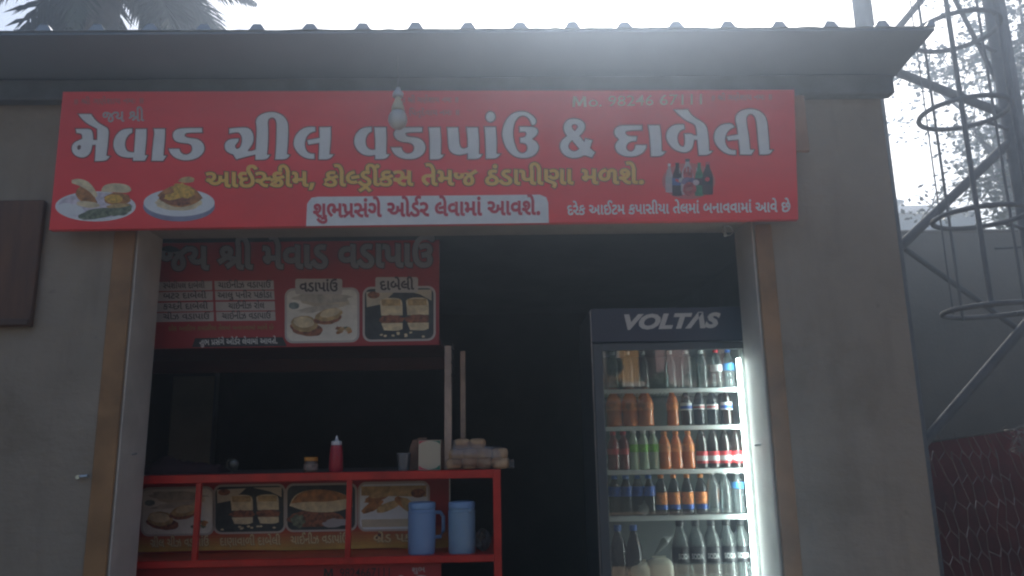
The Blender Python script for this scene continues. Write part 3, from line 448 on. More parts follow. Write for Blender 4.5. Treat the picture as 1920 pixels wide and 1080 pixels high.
# corrugated roof sheets
RIB0, PITCHX = -.514, .2092
def profile(x0, x1):
    xs = []; k0 = math.floor((x0-RIB0)/PITCHX)-1
    for k in range(k0, k0+12):
        c = RIB0+k*PITCHX
        for dx, z in ((-.033, 0), (-.015, .026), (.015, .026), (.033, 0)): xs.append((c+dx, z))
    def zz(x):
        for a, c in zip(xs, xs[1:]):
            if a[0] <= x <= c[0]: return a[1]+(c[1]-a[1])*(x-a[0])/(c[0]-a[0])
        return 0
    pts = [(x0, zz(x0))]+[q for q in xs if x0 < q[0] < x1]+[(x1, zz(x1))]
    out = [pts[0]]
    for a, c in zip(pts, pts[1:]):                  # a few extra points on the wide pans
        if c[0]-a[0] > .08: out += [(a[0]+(c[0]-a[0])*t, a[1]) for t in (.25, .5, .75)]
        out.append(c)
    return out
rr = random.Random(5)
def roof_sheet(x0, x1, lift):
    b = MB(); pr = profile(x0, x1); ys = [2.75+.0+i*.48 for i in range(9)]; top = []; bot = []
    dz = [rr.uniform(-.0022, .0022) for _ in pr]
    for i, y in enumerate(ys):
        s = 1 if i == 0 else .3
        top.append([(x, y, roof_z(y)+z+lift+d*s+.0012) for (x, z), d in zip(pr, dz)]); bot.append([(x, y, roof_z(y)+z+lift+d*s) for (x, z), d in zip(pr, dz)])
    n = len(pr); vs = [p for r in top+bot for p in r]; N = len(ys); fs = []
    for k in range(N-1):
        for i in range(n-1):
            fs.append((k*n+i, k*n+i+1, (k+1)*n+i+1, (k+1)*n+i)); fs.append(((N+k)*n+i, (N+k+1)*n+i, (N+k+1)*n+i+1, (N+k)*n+i+1))
    for i in range(n-1): fs.append((i, N*n+i, N*n+i+1, i+1)); fs.append(((N-1)*n+i, (N-1)*n+i+1, (2*N-1)*n+i+1, (2*N-1)*n+i))
    for k in range(N-1):
        fs.append((k*n, (k+1)*n, (N+k+1)*n, (N+k)*n)); fs.append((k*n+n-1, (N+k)*n+n-1, (N+k+1)*n+n-1, (k+1)*n+n-1))
    b.add(vs, fs); return b.build('roof_sheet', roofm, shop)
edges = [1.797-1.046*i for i in range(6)]
for i in range(5): roof_sheet(edges[i+1]-.03, edges[i], .0016*(i % 2))
for k in range(-14, 12):                 # the closed front ends of the ribs
    X = RIB0+k*PITCHX
    if not -3.4 < X < 1.79: continue
    x1 = min(X+.0315, 1.796); xt = min(X+.0145, 1.792)
    part('rib_end', roofm, shop, lambda b: b.rings([[(X-.0315, y, roof_z(2.75)+.0005), (x1, y, roof_z(2.75)+.0005), (xt, y, roof_z(2.75)+.0255), (X-.0145, y, roof_z(2.75)+.0255)] for y in (2.7485, 2.762)]))
for i, X in enumerate((-2.6, -1.1, .4, 1.5)):
    part('rafter', steel, shop, lambda b: b.rings([[(X+dx, y, roof_z(y)-.06+dz) for dx, dz in ((0, 0), (.04, 0), (.04, .045), (0, .045))] for y in (3.33, 6.5)]))

# wooden board on the wall at the far left
b0 = pt(88, 376, 3.075); b1 = pt(58, 612, 3.075)
board = thing('wooden_board', 'dark brown wooden board fixed flat on the wall left of the red sign', 'board', (b1.x-.35, 3.06, b1.z))
wood = mat('brown_board', (.085, .042, .026), .6, 0, 2.5, .15, 20, col2=(.15, .07, .036), stretch=(6, 1, .8))
part('panel', wood, board, lambda b: b.box(b1.x-.8, b1.x, 3.066, 3.092, b1.z, b0.z, .003))
part('edge_strip', mat('brown_edge', (.07, .04, .028), .6, .2, 6), board, lambda b: b.box(b1.x-.8, b1.x-.004, 3.056, 3.0655, b1.z+.004, b1.z+.03, .002))

# ------------------------------------------------------------------ the red signboard
SY = 3.0
tl, tr, bl, br = pt(118, 172, SY), pt(1489, 168, SY), pt(92, 431, SY), pt(1497, 411, SY)
sign = thing('signboard', 'long red shop sign with white lettering hung above the doorway', 'sign', ((bl.x+br.x)/2, SY, bl.z))
def sheet(b):
    n = 28; rs = []
    for k, d in enumerate((0, .028)):
        for (L, R_) in ((bl, br), (tl, tr)):
            rs.append([(L.x+(R_.x-L.x)*i/n, SY+d, L.z+(R_.z-L.z)*i/n) for i in range(n+1)])
    lo0, hi0, lo1, hi1 = rs; b.rings([lo0, hi0, hi1, lo1, lo0], False, False, closed=False)
    for i in (0, n): b.add([lo0[i], hi0[i], hi1[i], lo1[i]], [(0, 1, 2, 3)])
part('panel', banner_red, sign, sheet)
part('side_strip', mat('sign_back_board', (.30, .16, .09), .7, .2, 6), sign, lambda b: b.box(tr.x-.01, tr.x+.055, SY+.03, SY+.05, tr.z-.27, tr.z-.01, .003))
sp = plane(SY)
def MSHAPE(x, y, w_, h):                      # capital M, baseline left corner at (x, y)
    return [(x+w_*u, y-h*v) for u, v in ((0, 0), (.05, 1), (.27, 1), (.5, .42), (.73, 1), (.95, 1), (1, 0), (.80, 0), (.77, .66), (.58, .1), (.42, .1), (.23, .66), (.20, 0))]
C1 = lambda s: [(120+x/6.857, 200+y/6.857) for x, y in s]
C2 = lambda s: [(400+x/6.857, 200+y/6.857) for x, y in s]
C3 = lambda s: [(650+x/6.857, 200+y/6.857) for x, y in s]
C4 = lambda s: [(900+x/6.857, 200+y/6.857) for x, y in s]
C5 = lambda s: [(1140+x/6, 190+y/6) for x, y in s]
TITLE = [
 (C1([(155,290),(330,288),(362,310),(374,360),(378,432),(430,432),(432,350),(430,285),(385,262),(320,228),(255,180),(215,135),(190,98),(350,98),(385,152),(440,210),(520,255),(560,278),(577,320),(572,400),(560,520),(546,632),(590,642),(545,698),(400,700),(408,600),(412,492),(366,492),(352,570),(320,622),(270,652),(215,655),(160,635),(120,600),(102,550),(108,500),(140,460),(190,438),(238,415),(238,370),(220,345),(165,338)]), [C1([(195,492),(222,505),(218,545),(190,560),(170,540),(175,510)])]),
 (C1([(925,290),(1062,290),(1062,400),(1050,520),(1040,625),(1075,632),(1040,695),(892,695),(890,655),(830,658),(740,645),(680,605),(645,540),(638,480),(650,410),(690,345),(750,300),(820,285),(880,285),(878,335),(835,360),(800,410),(782,480),(795,550),(830,585),(880,590),(905,590),(915,450)]), []),
 (C1([(1158,288),(1300,288),(1300,400),(1288,530),(1280,630),(1318,635),(1275,698),(1130,695),(1140,570),(1155,430),(1168,340)]), []),
 (C1([(1775,278),(1778,332),(1600,334),(1560,345),(1550,375),(1575,400),(1640,410),(1720,420),(1780,460),(1808,520),(1800,580),(1750,640),(1680,675),(1590,692),(1500,685),(1420,650),(1370,600),(1350,545),(1482,545),(1500,590),(1540,620),(1590,620),(1640,590),(1655,545),(1645,500),(1610,475),(1560,470),(1470,460),(1420,430),(1400,380),(1410,330),(1450,295),(1520,280)]), []),
 (C2([(208,285),(330,272),(430,270),(480,295),(512,350),(520,420),(505,480),(470,530),(438,575),(490,575),(548,555),(555,450),(560,350),(560,260),(548,190),(570,135),(640,90),(730,72),(820,80),(890,115),(940,170),(962,240),(962,380),(955,500),(945,612),(982,625),(945,678),(798,678),(808,560),(815,400),(818,240),(810,180),(785,145),(750,138),(715,155),(698,195),(705,280),(705,420),(698,540),(690,620),(728,625),(690,682),(545,682),(545,615),(440,640),(300,678),(278,655),(262,615),(215,602),(165,570),(148,525),(152,475),(185,435),(240,418),(328,415),(322,450),(285,490),(278,520),(300,547),(335,540),(362,500),(374,435),(368,380),(340,338),(300,328),(208,345)]), []),
 (C2([(1310,265),(1312,318),(1255,330),(1205,375),(1178,440),(1175,510),(1195,570),(1235,605),(1300,612),(1300,672),(1220,672),(1140,640),(1075,580),(1038,510),(1035,450),(1055,380),(1110,310),(1180,272),(1250,262)]), []),
 (C2([(1365,268),(1510,265),(1510,400),(1500,520),(1490,615),(1545,620),(1495,678),(1358,678),(1362,570),(1365,465),(1225,488),(1210,435),(1370,405)]), []),
 (C3([(358,268),(505,268),(512,400),(508,520),(508,612),(548,618),(505,675),(370,675),(368,620),(300,632),(220,620),(150,575),(105,500),(97,440),(110,370),(155,310),(220,272),(320,265),(320,320),(275,345),(248,400),(240,450),(250,510),(285,550),(330,562),(370,555),(372,420)]), []),
 (C3([(970,270),(970,325),(800,328),(755,340),(755,365),(790,392),(900,400),(960,425),(1000,470),(1015,530),(1000,590),(950,640),(880,670),(800,676),(710,665),(640,630),(590,575),(572,528),(700,528),(720,575),(760,605),(800,610),(845,595),(872,550),(868,505),(835,470),(780,458),(700,450),(640,420),(608,370),(615,320),(650,285),(710,270)]), []),
 (C3([(1058,272),(1198,270),(1210,400),(1210,520),(1208,618),(1250,622),(1205,678),(1072,678),(1072,520),(1070,380)]), []),
 (C3([(1295,272),(1430,272),(1440,360),(1445,470),(1458,520),(1495,545),(1530,540),(1560,520),(1558,400),(1545,270),(1685,270),(1698,400),(1700,520),(1698,610),(1740,618),(1700,672),(1560,672),(1560,598),(1500,612),(1440,622),(1370,605),(1325,565),(1310,500),(1305,380)]), []),
 (C4([(60,265),(198,265),(210,400),(212,520),(210,608),(260,612),(212,668),(80,668),(76,520),(70,380)]), []),
 (C4(ell(135, 132, 58, 65, 14)), []),
 (C4([(510,262),(690,262),(735,290),(742,330),(720,375),(665,418),(720,450),(755,510),(745,570),(700,625),(630,655),(540,662),(460,645),(390,600),(330,520),(298,430),(285,350),(300,260),(345,160),(410,95),(500,65),(590,68),(660,105),(715,160),(720,205),(700,235),(668,235),(650,185),(615,135),(560,110),(500,125),(455,180),(430,250),(420,340),(430,430),(455,520),(490,585),(540,610),(590,590),(612,550),(610,500),(580,468),(520,462),(518,405),(580,395),(600,360),(595,330),(570,318),(512,322)]), []),
 (C4([(1210,155),(1280,168),(1335,205),(1350,260),(1330,320),(1275,378),(1340,460),(1355,415),(1440,435),(1412,535),(1475,590),(1438,655),(1345,620),(1290,648),(1215,662),(1140,652),(1070,610),(1035,550),(1030,490),(1055,430),(1120,380),(1085,320),(1075,260),(1095,205),(1145,165)]), [C4([(1220,222),(1255,240),(1262,270),(1218,320),(1180,280),(1175,250),(1190,230)]), C4([(1185,432),(1280,545),(1235,578),(1190,580),(1145,550),(1130,510),(1150,460)])]),
 (C5([(380,272),(380,322),(260,325),(200,335),(190,355),(210,385),(250,398),(320,398),(315,445),(255,450),(215,475),(200,515),(210,550),(250,572),(285,560),(305,530),(310,495),(428,495),(425,530),(395,575),(340,610),(260,625),(170,612),(105,575),(80,520),(85,480),(125,430),(85,390),(70,350),(80,310),(120,280),(200,272)]), []),
 (C5([(455,272),(575,272),(590,330),(598,450),(602,565),(640,570),(605,618),(485,618),(480,500),(470,370)]), []),
 (C5([(850,265),(858,310),(815,325),(785,365),(775,420),(790,480),(815,510),(850,515),(865,490),(868,430),(860,370),(940,368),(955,385),(1000,388),(998,330),(985,275),(960,250),(890,220),(820,170),(745,98),(895,95),(930,150),(985,195),(1060,235),(1105,285),(1118,350),(1130,450),(1135,560),(1172,562),(1130,605),(1022,605),(1010,500),(1005,435),(965,432),(955,500),(930,550),(880,575),(820,572),(740,540),(685,480),(655,415),(660,350),(690,300),(740,270),(800,260)]), []),
 (C5([(1395,255),(1420,290),(1375,310),(1335,350),(1312,410),(1315,470),(1340,520),(1380,550),(1435,555),(1435,600),(1360,598),(1290,565),(1230,510),(1195,440),(1195,370),(1220,310),(1270,268),(1340,252)]), []),
 (C5([(1435,200),(1445,150),(1490,110),(1560,90),(1630,88),(1700,110),(1755,155),(1785,220),(1795,320),(1805,430),(1812,548),(1850,550),(1815,600),(1705,598),(1695,500),(1685,380),(1675,270),(1665,200),(1640,155),(1600,135),(1565,155),(1550,200),(1560,280),(1580,400),(1595,545),(1640,550),(1610,600),(1485,598),(1480,520),(1470,428),(1350,440),(1335,400),(1465,375),(1455,300),(1440,240)]), []),
]
bo, bt = MB(), MB()
for i, (o, hs) in enumerate(TITLE):
    o = smooth_poly(o); hs = [smooth_poly(h) for h in hs]
    bo.poly(offset(o, 2.0), sp, [offset(h, -1.6) for h in hs if abs(area(h)) > 60], .0008+.0001*(i % 3))
    bt.poly(o, sp, hs, .0018+.0001*(i % 3))
bo.build('lettering_outline', print_outline, sign); bt.build('lettering', print_white, sign, label='large white Gujarati shop name')
def line(name, m, parent, key, x0, y0, x1, y1, h, fm, bold=18, eps=.001, edge=None, eb=40, label=None):
    if edge:
        b = MB(); text(b, key, x0, y0, x1, y1, h, fm, bold+eb, eps-.0006); b.build(name+'_outline', edge, parent)
    b = MB(); text(b, key, x0, y0, x1, y1, h, fm, bold, eps); return b.build(name, m, parent, label)
line('lettering', print_grey, sign, 'jay', 192, 229, 270, 227, 17, sp, 22, label='small grey line above the shop name')
line('lettering', print_yellow, sign, 'ice', 386, 351, 1209, 344, 25, sp, 30, .0016, print_yellow_edge, 36, label='yellow line of Gujarati text')
b = MB(); b.poly([(574, 424), (576, 382), (584, 371), (596, 369), (1012, 365), (1024, 370), (1028, 380), (1029, 418)], sp, (), .0008); b.build('white_label', print_white, sign)
line('lettering', print_red, sign, 'ord', 587, 408, 1014, 402, 23, sp, 34, .0016, label='red line on the white label')
line('lettering', print_white, sign, 'har', 1063, 403, 1482, 397, 16, sp, 24, .0016, label='small white line at the lower right')
faint = mat('print_faint', (.40, .14, .12), .5)
line('lettering', faint, sign, 'gan', 137, 196, 270, 194, 9, sp, 10, label='faint small line at the upper left')
line('lettering', faint, sign, 'gan', 752, 193, 860, 192, 9, sp, 10, label='faint small line behind the bulb')
line('lettering', faint, sign, 'pit', 752, 217, 862, 216, 9, sp, 10, label='second faint small line behind the bulb')
line('lettering', faint, sign, 'gan', 1332, 189, 1448, 187, 9, sp, 10, label='faint small line at the upper right')
b = MB(); b.poly(MSHAPE(1073, 201, 27, 20), sp, (), .0014); latin(b, 'o. 98246 67111', 1104, 200.5, 1316, 196, 20, sp, .004, .0014); b.build('lettering', mat('print_tan', (.66, .54, .40), .5), sign, label='telephone number in tan digits')

def picture(name, parent, fm, layers, label=None, e0=.0010):
    """flat print: each layer is (polygon in photo pixels, material), later ones in front by a hair"""
    b = MB(); ms = []
    for i, (pg, m) in enumerate(layers):
        if m not in ms: ms.append(m)
        b.mi = ms.index(m); b.poly(pg, fm, (), e0+.00016*i)
    return b.build(name, ms, parent, label)
rp = random.Random(11)
J = dict(jit=.06, rng=rp)
def Z6(s): return [(90+x/5.818, 320+y/5.818) for x, y in s]
picture('picture', sign, sp, [
 (Z6(ell(520, 390, 440, 165, 36)), plate), (Z6(ell(520, 380, 405, 140, 36)), onion), (Z6(ell(250, 420, 150, 60, 20, .2, **J)), plate),
 (Z6(ell(560, 470, 230, 55, 24, -.15, jit=.12, rng=rp)), herb), (Z6(ell(800, 430, 120, 60, 20, -.3, jit=.12, rng=rp)), herb),
 (Z6(ell(420, 300, 130, 60, 20, .5, **J)), fried), (Z6(ell(400, 250, 95, 85, 20, .4, **J)), fried),
 (Z6(smooth_poly([(258, 105), (330, 85), (430, 110), (500, 180), (545, 270), (520, 300), (440, 215), (330, 160), (265, 140)])), bun_pale),
 (Z6(ell(440, 370, 125, 35, 20, .1, **J)), bun_pale), (Z6(ell(760, 310, 145, 70, 22, 0, **J)), fried), (Z6(ell(720, 310, 95, 48, 18, 0, **J)), sev),
 (Z6(smooth_poly([(582, 230), (600, 170), (680, 140), (800, 140), (890, 165), (915, 215), (880, 245), (740, 240)])), bun_pale), (Z6(ell(770, 385, 130, 22, 18, -.1, **J)), bun),
], 'printed plate of filled buns')
picture('picture', sign, sp, [
 (Z6(ell(1430, 390, 392, 165, 36)), plate_rim), (Z6(ell(1432, 350, 388, 150, 36)), plate), (Z6(ell(1425, 350, 255, 85, 26, 0, **J)), bun_pale),
 (Z6(smooth_poly([(1195, 270), (1260, 210), (1400, 150), (1560, 170), (1640, 230), (1690, 300), (1600, 370), (1430, 410), (1270, 360)])), fried),
 (Z6(ell(1400, 310, 170, 70, 24, .1, jit=.14, rng=rp)), filling), (Z6(ell(1480, 220, 130, 75, 24, .3, jit=.12, rng=rp)), sev), (Z6(ell(1400, 270, 150, 38, 22, -.2, jit=.2, rng=rp)), sev),
 (Z6(smooth_poly([(1420, 120), (1450, 80), (1540, 62), (1600, 85), (1590, 125), (1500, 140)])), bun),
], 'printed plate with a stuffed bun')
def Z7(s): return [(1220+x/6.62, 290+y/6.62) for x, y in s]
def pb(cx, w, top, bot, m, cap, lab=None):
    body = [(cx-w*.16, top+20), (cx+w*.16, top+20), (cx+w*.2, top+70), (cx+w*.5, top+150), (cx+w*.5, bot-10), (cx+w*.4, bot), (cx-w*.4, bot), (cx-w*.5, bot-10), (cx-w*.5, top+150), (cx-w*.2, top+70)]
    L = [(Z7(smooth_poly(body)), m), (Z7([(cx-w*.18, top-8), (cx+w*.18, top-8), (cx+w*.18, top+24), (cx-w*.18, top+24)]), cap)]
    if lab: L.append((Z7([(cx-w*.5, (top+bot)/2-20), (cx+w*.5, (top+bot)/2-20), (cx+w*.5, (top+bot)/2+70), (cx-w*.5, (top+bot)/2+70)]), lab))
    return L
pcola, pgreen, pclear = mat('print_cola', (.05, .02, .025), .5, .4, 30), mat('print_green', (.05, .20, .10), .5, .4, 30), mat('print_clear', (.52, .40, .40), .5, .2, 30)
pblue = mat('print_blue', (.08, .12, .30), .5, .3, 30)
lay = [(Z7(ell(470, 330, 330, 225, 30)), mat('print_glow', (.56, .12, .11), .5))]
lay += pb(230, 95, 120, 470, pclear, print_white, print_grey)+pb(330, 130, 110, 515, pcola, print_black, pblue)+pb(600, 110, 110, 515, pgreen, pgreen, pcola)+pb(705, 135, 100, 500, pcola, print_red, print_black)+pb(455, 150, 65, 500, pclear, print_black, None)
drk = mat('print_drinkred', (.42, .07, .07), .5, .5, 40)
lay += [(Z7(ell(460, 240, 60, 90, 20, 0, **J)), drk), (Z7(ell(475, 335, 100, 50, 22, 0, jit=.1, rng=rp)), mat('print_dusk', (.17, .12, .20), .5, .5, 50)), (Z7(ell(480, 430, 85, 85, 22, 0, **J)), drk), (Z7(ell(475, 430, 50, 22, 14, -.2, **J)), faint), (Z7(ell(560, 350, 40, 35, 14, 0, **J)), pclear), (Z7(ell(330, 325, 32, 18, 14, .5, **J)), print_red), (Z7(ell(365, 320, 22, 30, 12, 0, **J)), print_grey), (Z7(ell(700, 310, 30, 28, 14, 0, **J)), print_red)]
for hx, h0, h1 in ((195, 190, 250), (210, 400, 460), (350, 170, 240), (370, 360, 460), (435, 150, 220), (475, 150, 220), (560, 170, 210)): lay.append((Z7([(hx, h0), (hx+9, h0), (hx+14, h1), (hx+4, h1)]), print_grey))
picture('picture', sign, sp, lay, 'printed group of soft drink bottles')

# bulb hanging in front of the sign
BY = 2.90
top = pt(745, 130, BY); bulb = thing('light_bulb', 'unlit white LED bulb hanging on a wire in front of the red sign', 'light bulb', pt(747, 242, BY))
c = pt(746, 214, BY)
def P_(px_, py_): return pt(px_, py_, BY)
part('wire', mat('grey_wire', (.16, .17, .18), .5), bulb, lambda b: b.tube([(top.x, BY, roof_z(BY)), (top.x+.004, BY, P_(745, 150).z), P_(745, 166)], .002, 6))
part('holder', mat('bulb_holder', (.48, .48, .52), .4), bulb, lambda b: b.lathe((c.x, BY, P_(745, 182).z), [(.02, 0), (.023, .006), (.022, .016), (.012, .03), (.008, .042)]), True)
part('base', mat('bulb_base', (.55, .48, .32), .4, .1), bulb, lambda b: b.lathe((c.x, BY, P_(745, 207).z), [(.027, 0), (.026, .012), (.018, .035), (.012, .05), (.012, .056)]), True)
part('globe', mat('bulb_globe', (.46, .46, .44), .3), bulb, lambda b: b.lathe((c.x, BY, P_(745, 242).z), [(.002, 0), (.02, .004), (.033, .018), (.039, .036), (.038, .052), (.033, .066), (.027, .075)], 20), True)
# ------------------------------------------------------------------ the snack cart inside the doorway
CY = 3.42
ctop = at(600, 886, CY)[1]; cbar = at(600, 902, CY)[1]
stop = at(600, 1046, CY)[1]; sbot = at(600, 1060, CY)[1]
PY = min(max(depth_for(600, 1031, stop), CY+.1), CY+.32)
XL, XR = -2.0, at(938, 888, CY)[0]
cart = thing('snack_cart', 'red painted snack cart with a menu board above and a picture counter', 'food cart', ((XL+XR)/2, CY+.3, 0))
part('top_rail', red_paint, cart, lambda b: b.box(XL, XR, CY, CY+.03, cbar, ctop, .003))
part('shelf_rail', red_paint, cart, lambda b: b.box(XL, XR-.002, CY-.004, CY+.03, sbot, stop, .003))
part('shelf', red_paint, cart, lambda b: b.box(XL, XR-.004, CY+.031, 4.1, stop-.012, stop-.002))
part('counter_plank', mat('counter_plank', (.12, .10, .09), .5, .3, 5), cart, lambda b: b.box(XL, XR-.004, CY+.031, 4.2, ctop-.02, ctop-.001))
for px_ in (368, 653):
    X = at(px_, 970, CY)[0]; part('upright_bar', red_paint, cart, lambda b: b.box(X-.011, X+.011, CY+.002, CY+.022, stop-.001, cbar+.001))
X1 = at(925, 960, CY)[0]
part('corner_post', red_paint, cart, lambda b: b.box(X1, XR+.002, CY-.006, CY+.032, .10, ctop+.001, .003), label='red corner post at the right end')
for X, Y in ((XL+.02, CY), (XL+.02, 4.1), (XR-.03, 4.1)):
    part('leg', red_paint, cart, lambda b: b.box(X, X+.03, Y, Y+.03, .10, cbar))
wheelm = mat('cart_wheel', (.02, .02, .02), .8)
for X in (-1.4, -.15):
    def wh(b): b.torus((X, 3.8, .17), .09, .03, 'x', 20, 8); b.tube([(X-.03, 3.8, .17), (X+.03, 3.8, .17)], .07, 12)
    part('wheel', wheelm, cart, wh)
PX1 = at(842, 960, PY)[0]
part('display_panel', menu_red, cart, lambda b: b.box(XL+.02, PX1, PY, PY+.02, stop+.0005, cbar-.002))
part('panel_edge', print_white, cart, lambda b: b.box(PX1+.0005, PX1+.005, PY-.002, PY+.02, stop+.06, cbar-.004))
pp = plane(PY); panel = bpy.data.objects['display_panel']
# printed band under the pictures and the pictures themselves
edge_hi, edge_lo = [(230, 1003), (845, 985)], [(230, 1036), (440, 1031), (560, 1032), (740, 1027), (770, 1029), (845, 1027)]
def yb(x, es):
    for a, c in zip(es, es[1:]):
        if a[0] <= x <= c[0]: return a[1]+(c[1]-a[1])*(x-a[0])/(c[0]-a[0])
b = MB(); ms = []
for k in range(6):                       # the print itself runs from red to yellow
    t = k/5; m = mat('band_%d' % k, (.42+.14*t, .06+.26*t, .02+.05*t), .5, .15, 9); ms.append(m); b.mi = k; xs = (230, 440, 560, 740, 770, 845); f0, f1 = k/6, (k+1)/6
    b.poly([(x, yb(x, edge_hi)*(1-f0)+yb(x, edge_lo)*f0) for x in xs]+[(x, yb(x, edge_hi)*(1-f1)+yb(x, edge_lo)*f1) for x in reversed(xs)], pp, (), .0006)
b.build('print_band', ms, panel)
def PR(x0, y0, x1, y1, sk=-.018):
    fr = rrect(x0-4, y0-4, x1+4, y1+4, 15, 5, sk); inn = rrect(x0, y0, x1, y1, 12, 5, sk); return fr, inn
def U(x0, y0, x1, y1, s, sk=-.018): return [(x0+(x1-x0)*u, y0+(y1-y0)*v+sk*(x1-x0)*u) for u, v in s]
def vadapav(x0, y0, x1, y1, fm, parent, frame, sk=-.018):
    fr, inn = PR(x0, y0, x1, y1, sk); q = lambda s: U(x0, y0, x1, y1, s, sk)
    return picture('picture', parent, fm, [(fr, frame), (inn, cream), (q(ell(.55, .22, .35, .13, 24, .1, **J)), beige_print), (q(ell(.1, .3, .075, .07, 14, 0, **J)), mat('print_chutney', (.20, .24, .22), .5, .4, 30)), (q(ell(.5, .15, .42, .1, 20, .05, jit=.15, rng=rp)), mat('print_cloth', (.50, .44, .36), .5, .3, 18)), (q(ell(.45, .36, .3, .06, 20, -.2, jit=.2, rng=rp)), MATS.get('print_cloth') or cream),
      (q(ell(.28, .76, .24, .14, 22, .3, **J)), filling), (q(ell(.25, .66, .19, .16, 22, .2, **J)), bun), (q(ell(.24, .63, .15, .11, 20, .2, **J)), bun_pale),
      (q(ell(.58, .56, .2, .12, 22, -.2, **J)), filling), (q(ell(.60, .49, .2, .12, 22, -.35, **J)), bun), (q(ell(.62, .45, .15, .08, 20, -.35, **J)), bun_pale), *[(q(ell(.82+rp.uniform(-.11, .11), .8+rp.uniform(-.06, .06), .045, .035, 9, rp.uniform(0, 3), jit=.35, rng=rp)), rp.choice([herb, herb, fried, bun])) for _ in range(9)]], 'printed picture of filled buns on a pale cloth')
def dabeli(x0, y0, x1, y1, fm, parent, frame, sk=-.018):
    fr, inn = PR(x0, y0, x1, y1, sk); q = lambda s: U(x0, y0, x1, y1, s, sk)
    L = [(fr, frame), (inn, slate), (q([(.02, .06), (.45, .04), (.25, .3), (.03, .36)]), beige_print), (q(ell(.13, .12, .09, .07, 16)), filling), (q([(.55, .03), (.97, .03), (.97, .25), (.8, .12)]), beige_print)]
    for a in (.22, .60):
        L += [(q(smooth_poly([(a, .24), (a+.08, .18), (a+.28, .19), (a+.33, .26), (a+.33, .53), (a+.02, .53)])), bun_pale), (q([(a+.02, .19+.02), (a+.30, .21), (a+.30, .34), (a+.03, .34)]), bun), (q(ell(a+.17, .61, .18, .09, 26, 0, jit=.12, rng=rp)), filling), (q(smooth_poly([(a+.02, .68), (a+.33, .68), (a+.33, .80), (a+.26, .84), (a+.06, .82)])), bun_pale)]
    for i in range(9): L.append((q(ell(rp.uniform(.1, .9), rp.uniform(.86, .96), .025, .022, 8, 0, jit=.2, rng=rp)), bun_pale))
    return picture('picture', parent, fm, L, 'printed picture of two stuffed buns on a dark slate')
fr_w = mat('print_frame', (.50, .42, .36), .5)
vadapav(268, 918, 398, 1002, pp, panel, fr_w)
dabeli(404, 913, 532, 998, pp, panel, fr_w)
fr, inn = PR(539, 911, 666, 994); q = lambda s: U(539, 911, 666, 994, s)
picture('picture', panel, pp, [(fr, fr_w), (inn, slate), (q(ell(.4, .75, .4, .2, 26, .05, jit=.1, rng=rp)), filling), (q(ell(.72, .85, .2, .1, 18, 0, jit=.25, rng=rp)), print_grey), (q(ell(.16, .8, .1, .14, 18, 0, jit=.25, rng=rp)), herb), (q(smooth_poly([(.03, .45), (.1, .2), (.35, .08), (.7, .12), (.95, .3), (.96, .5), (.7, .62), (.3, .6)])), bun_pale), (q(smooth_poly([(.05, .4), (.15, .17), (.4, .08), (.72, .13), (.93, .3), (.6, .38), (.3, .36)])), fried)], 'printed picture of a toasted bun with dark filling')
fr, inn = PR(675, 908, 802, 993); q = lambda s: U(675, 908, 802, 993, s)
picture('picture', panel, pp, [(fr, fr_w), (inn, plate), (q([(.02, .78), (.98, .78), (.98, .95), (.03, .95)]), beige_print), (q([(.02, .05), (.98, .05), (.98, .3), (.02, .25)]), bun), (q(ell(.86, .22, .11, .1, 18)), filling)]+[(q(ell(cx, cy, .2, .085, 18, r, jit=.1, rng=rp)), m) for cx, cy, r, m in ((.25, .3, -.5, fried), (.18, .5, -.7, fried), (.32, .22, -.3, bun), (.42, .5, -.6, bun), (.66, .45, .9, fried), (.72, .5, 1.1, bun))], 'printed picture of fried bread pieces')
gold = mat('print_gold', (.66, .50, .26), .5)
for k, x0, x1, y0, y1 in (('k1', 282, 392, 1026, 1023), ('k2', 412, 526, 1023, 1021), ('k3', 545, 652, 1020, 1017), ('k4', 700, 800, 1017, 1014)):
    line('lettering', gold, panel, k, x0, y0, x1, y1, 13, pp, 26, .0018, dark_text, 22)
part('lower_panel', menu_red, cart, lambda b: b.box(XL+.02, PX1-.02, CY+.035, CY+.05, .14, sbot-.002))
lp = bpy.data.objects['lower_panel']; lpf = plane(CY+.035)
b = MB(); b.poly(MSHAPE(607, 1083, 18, 17), lpf, (), .0012); latin(b, '. 9824667111', 628, 1083, 731, 1081, 17, lpf, .004, .0012); b.build('lettering', print_black, lp)
line('lettering', print_grey, lp, 'sb', 772, 1073, 797, 1072, 8, lpf, 16, .0012)
picture('picture', lp, lpf, [(ell(790, 1094, 19, 16, 24), print_grey), (ell(752, 1090, 8, 12, 18), print_grey)], 'round pale emblem')
# posts and canopy with the menu board
MY = 3.50
pa, pb_ = pt(842, 652, MY), pt(833, 884, MY)
part('post', steel_rust, cart, lambda b: b.box(pa.x-.022, pa.x+.012, MY, MY+.03, ctop, pa.z+.01, .002))
MZ0, MZ1 = at(560, 651, MY)[1], at(560, 455, MY)[1]
MX0, MX1 = -1.95, at(824, 550, MY)[0]
PB = 3.95; pz = pt(868, 760, PB)
part('post', steel_rust, cart, lambda b: b.box(pz.x-.014, pz.x+.014, PB, PB+.03, ctop, at(868, 694, PB)[1]+.1, .002))
for X, Y in ((XL+.03, MY+.01), (XL+.03, PB)): part('post', steel_rust, cart, lambda b: b.box(X, X+.03, Y, Y+.03, ctop, MZ0+.1, .002))
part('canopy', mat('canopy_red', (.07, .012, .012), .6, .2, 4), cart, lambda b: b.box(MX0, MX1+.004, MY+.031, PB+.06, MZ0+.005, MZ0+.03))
part('fascia', MATS['canopy_red'], cart, lambda b: b.box(MX0, MX1+.006, PB+.061, PB+.08, MZ0-.06, MZ0+.04))
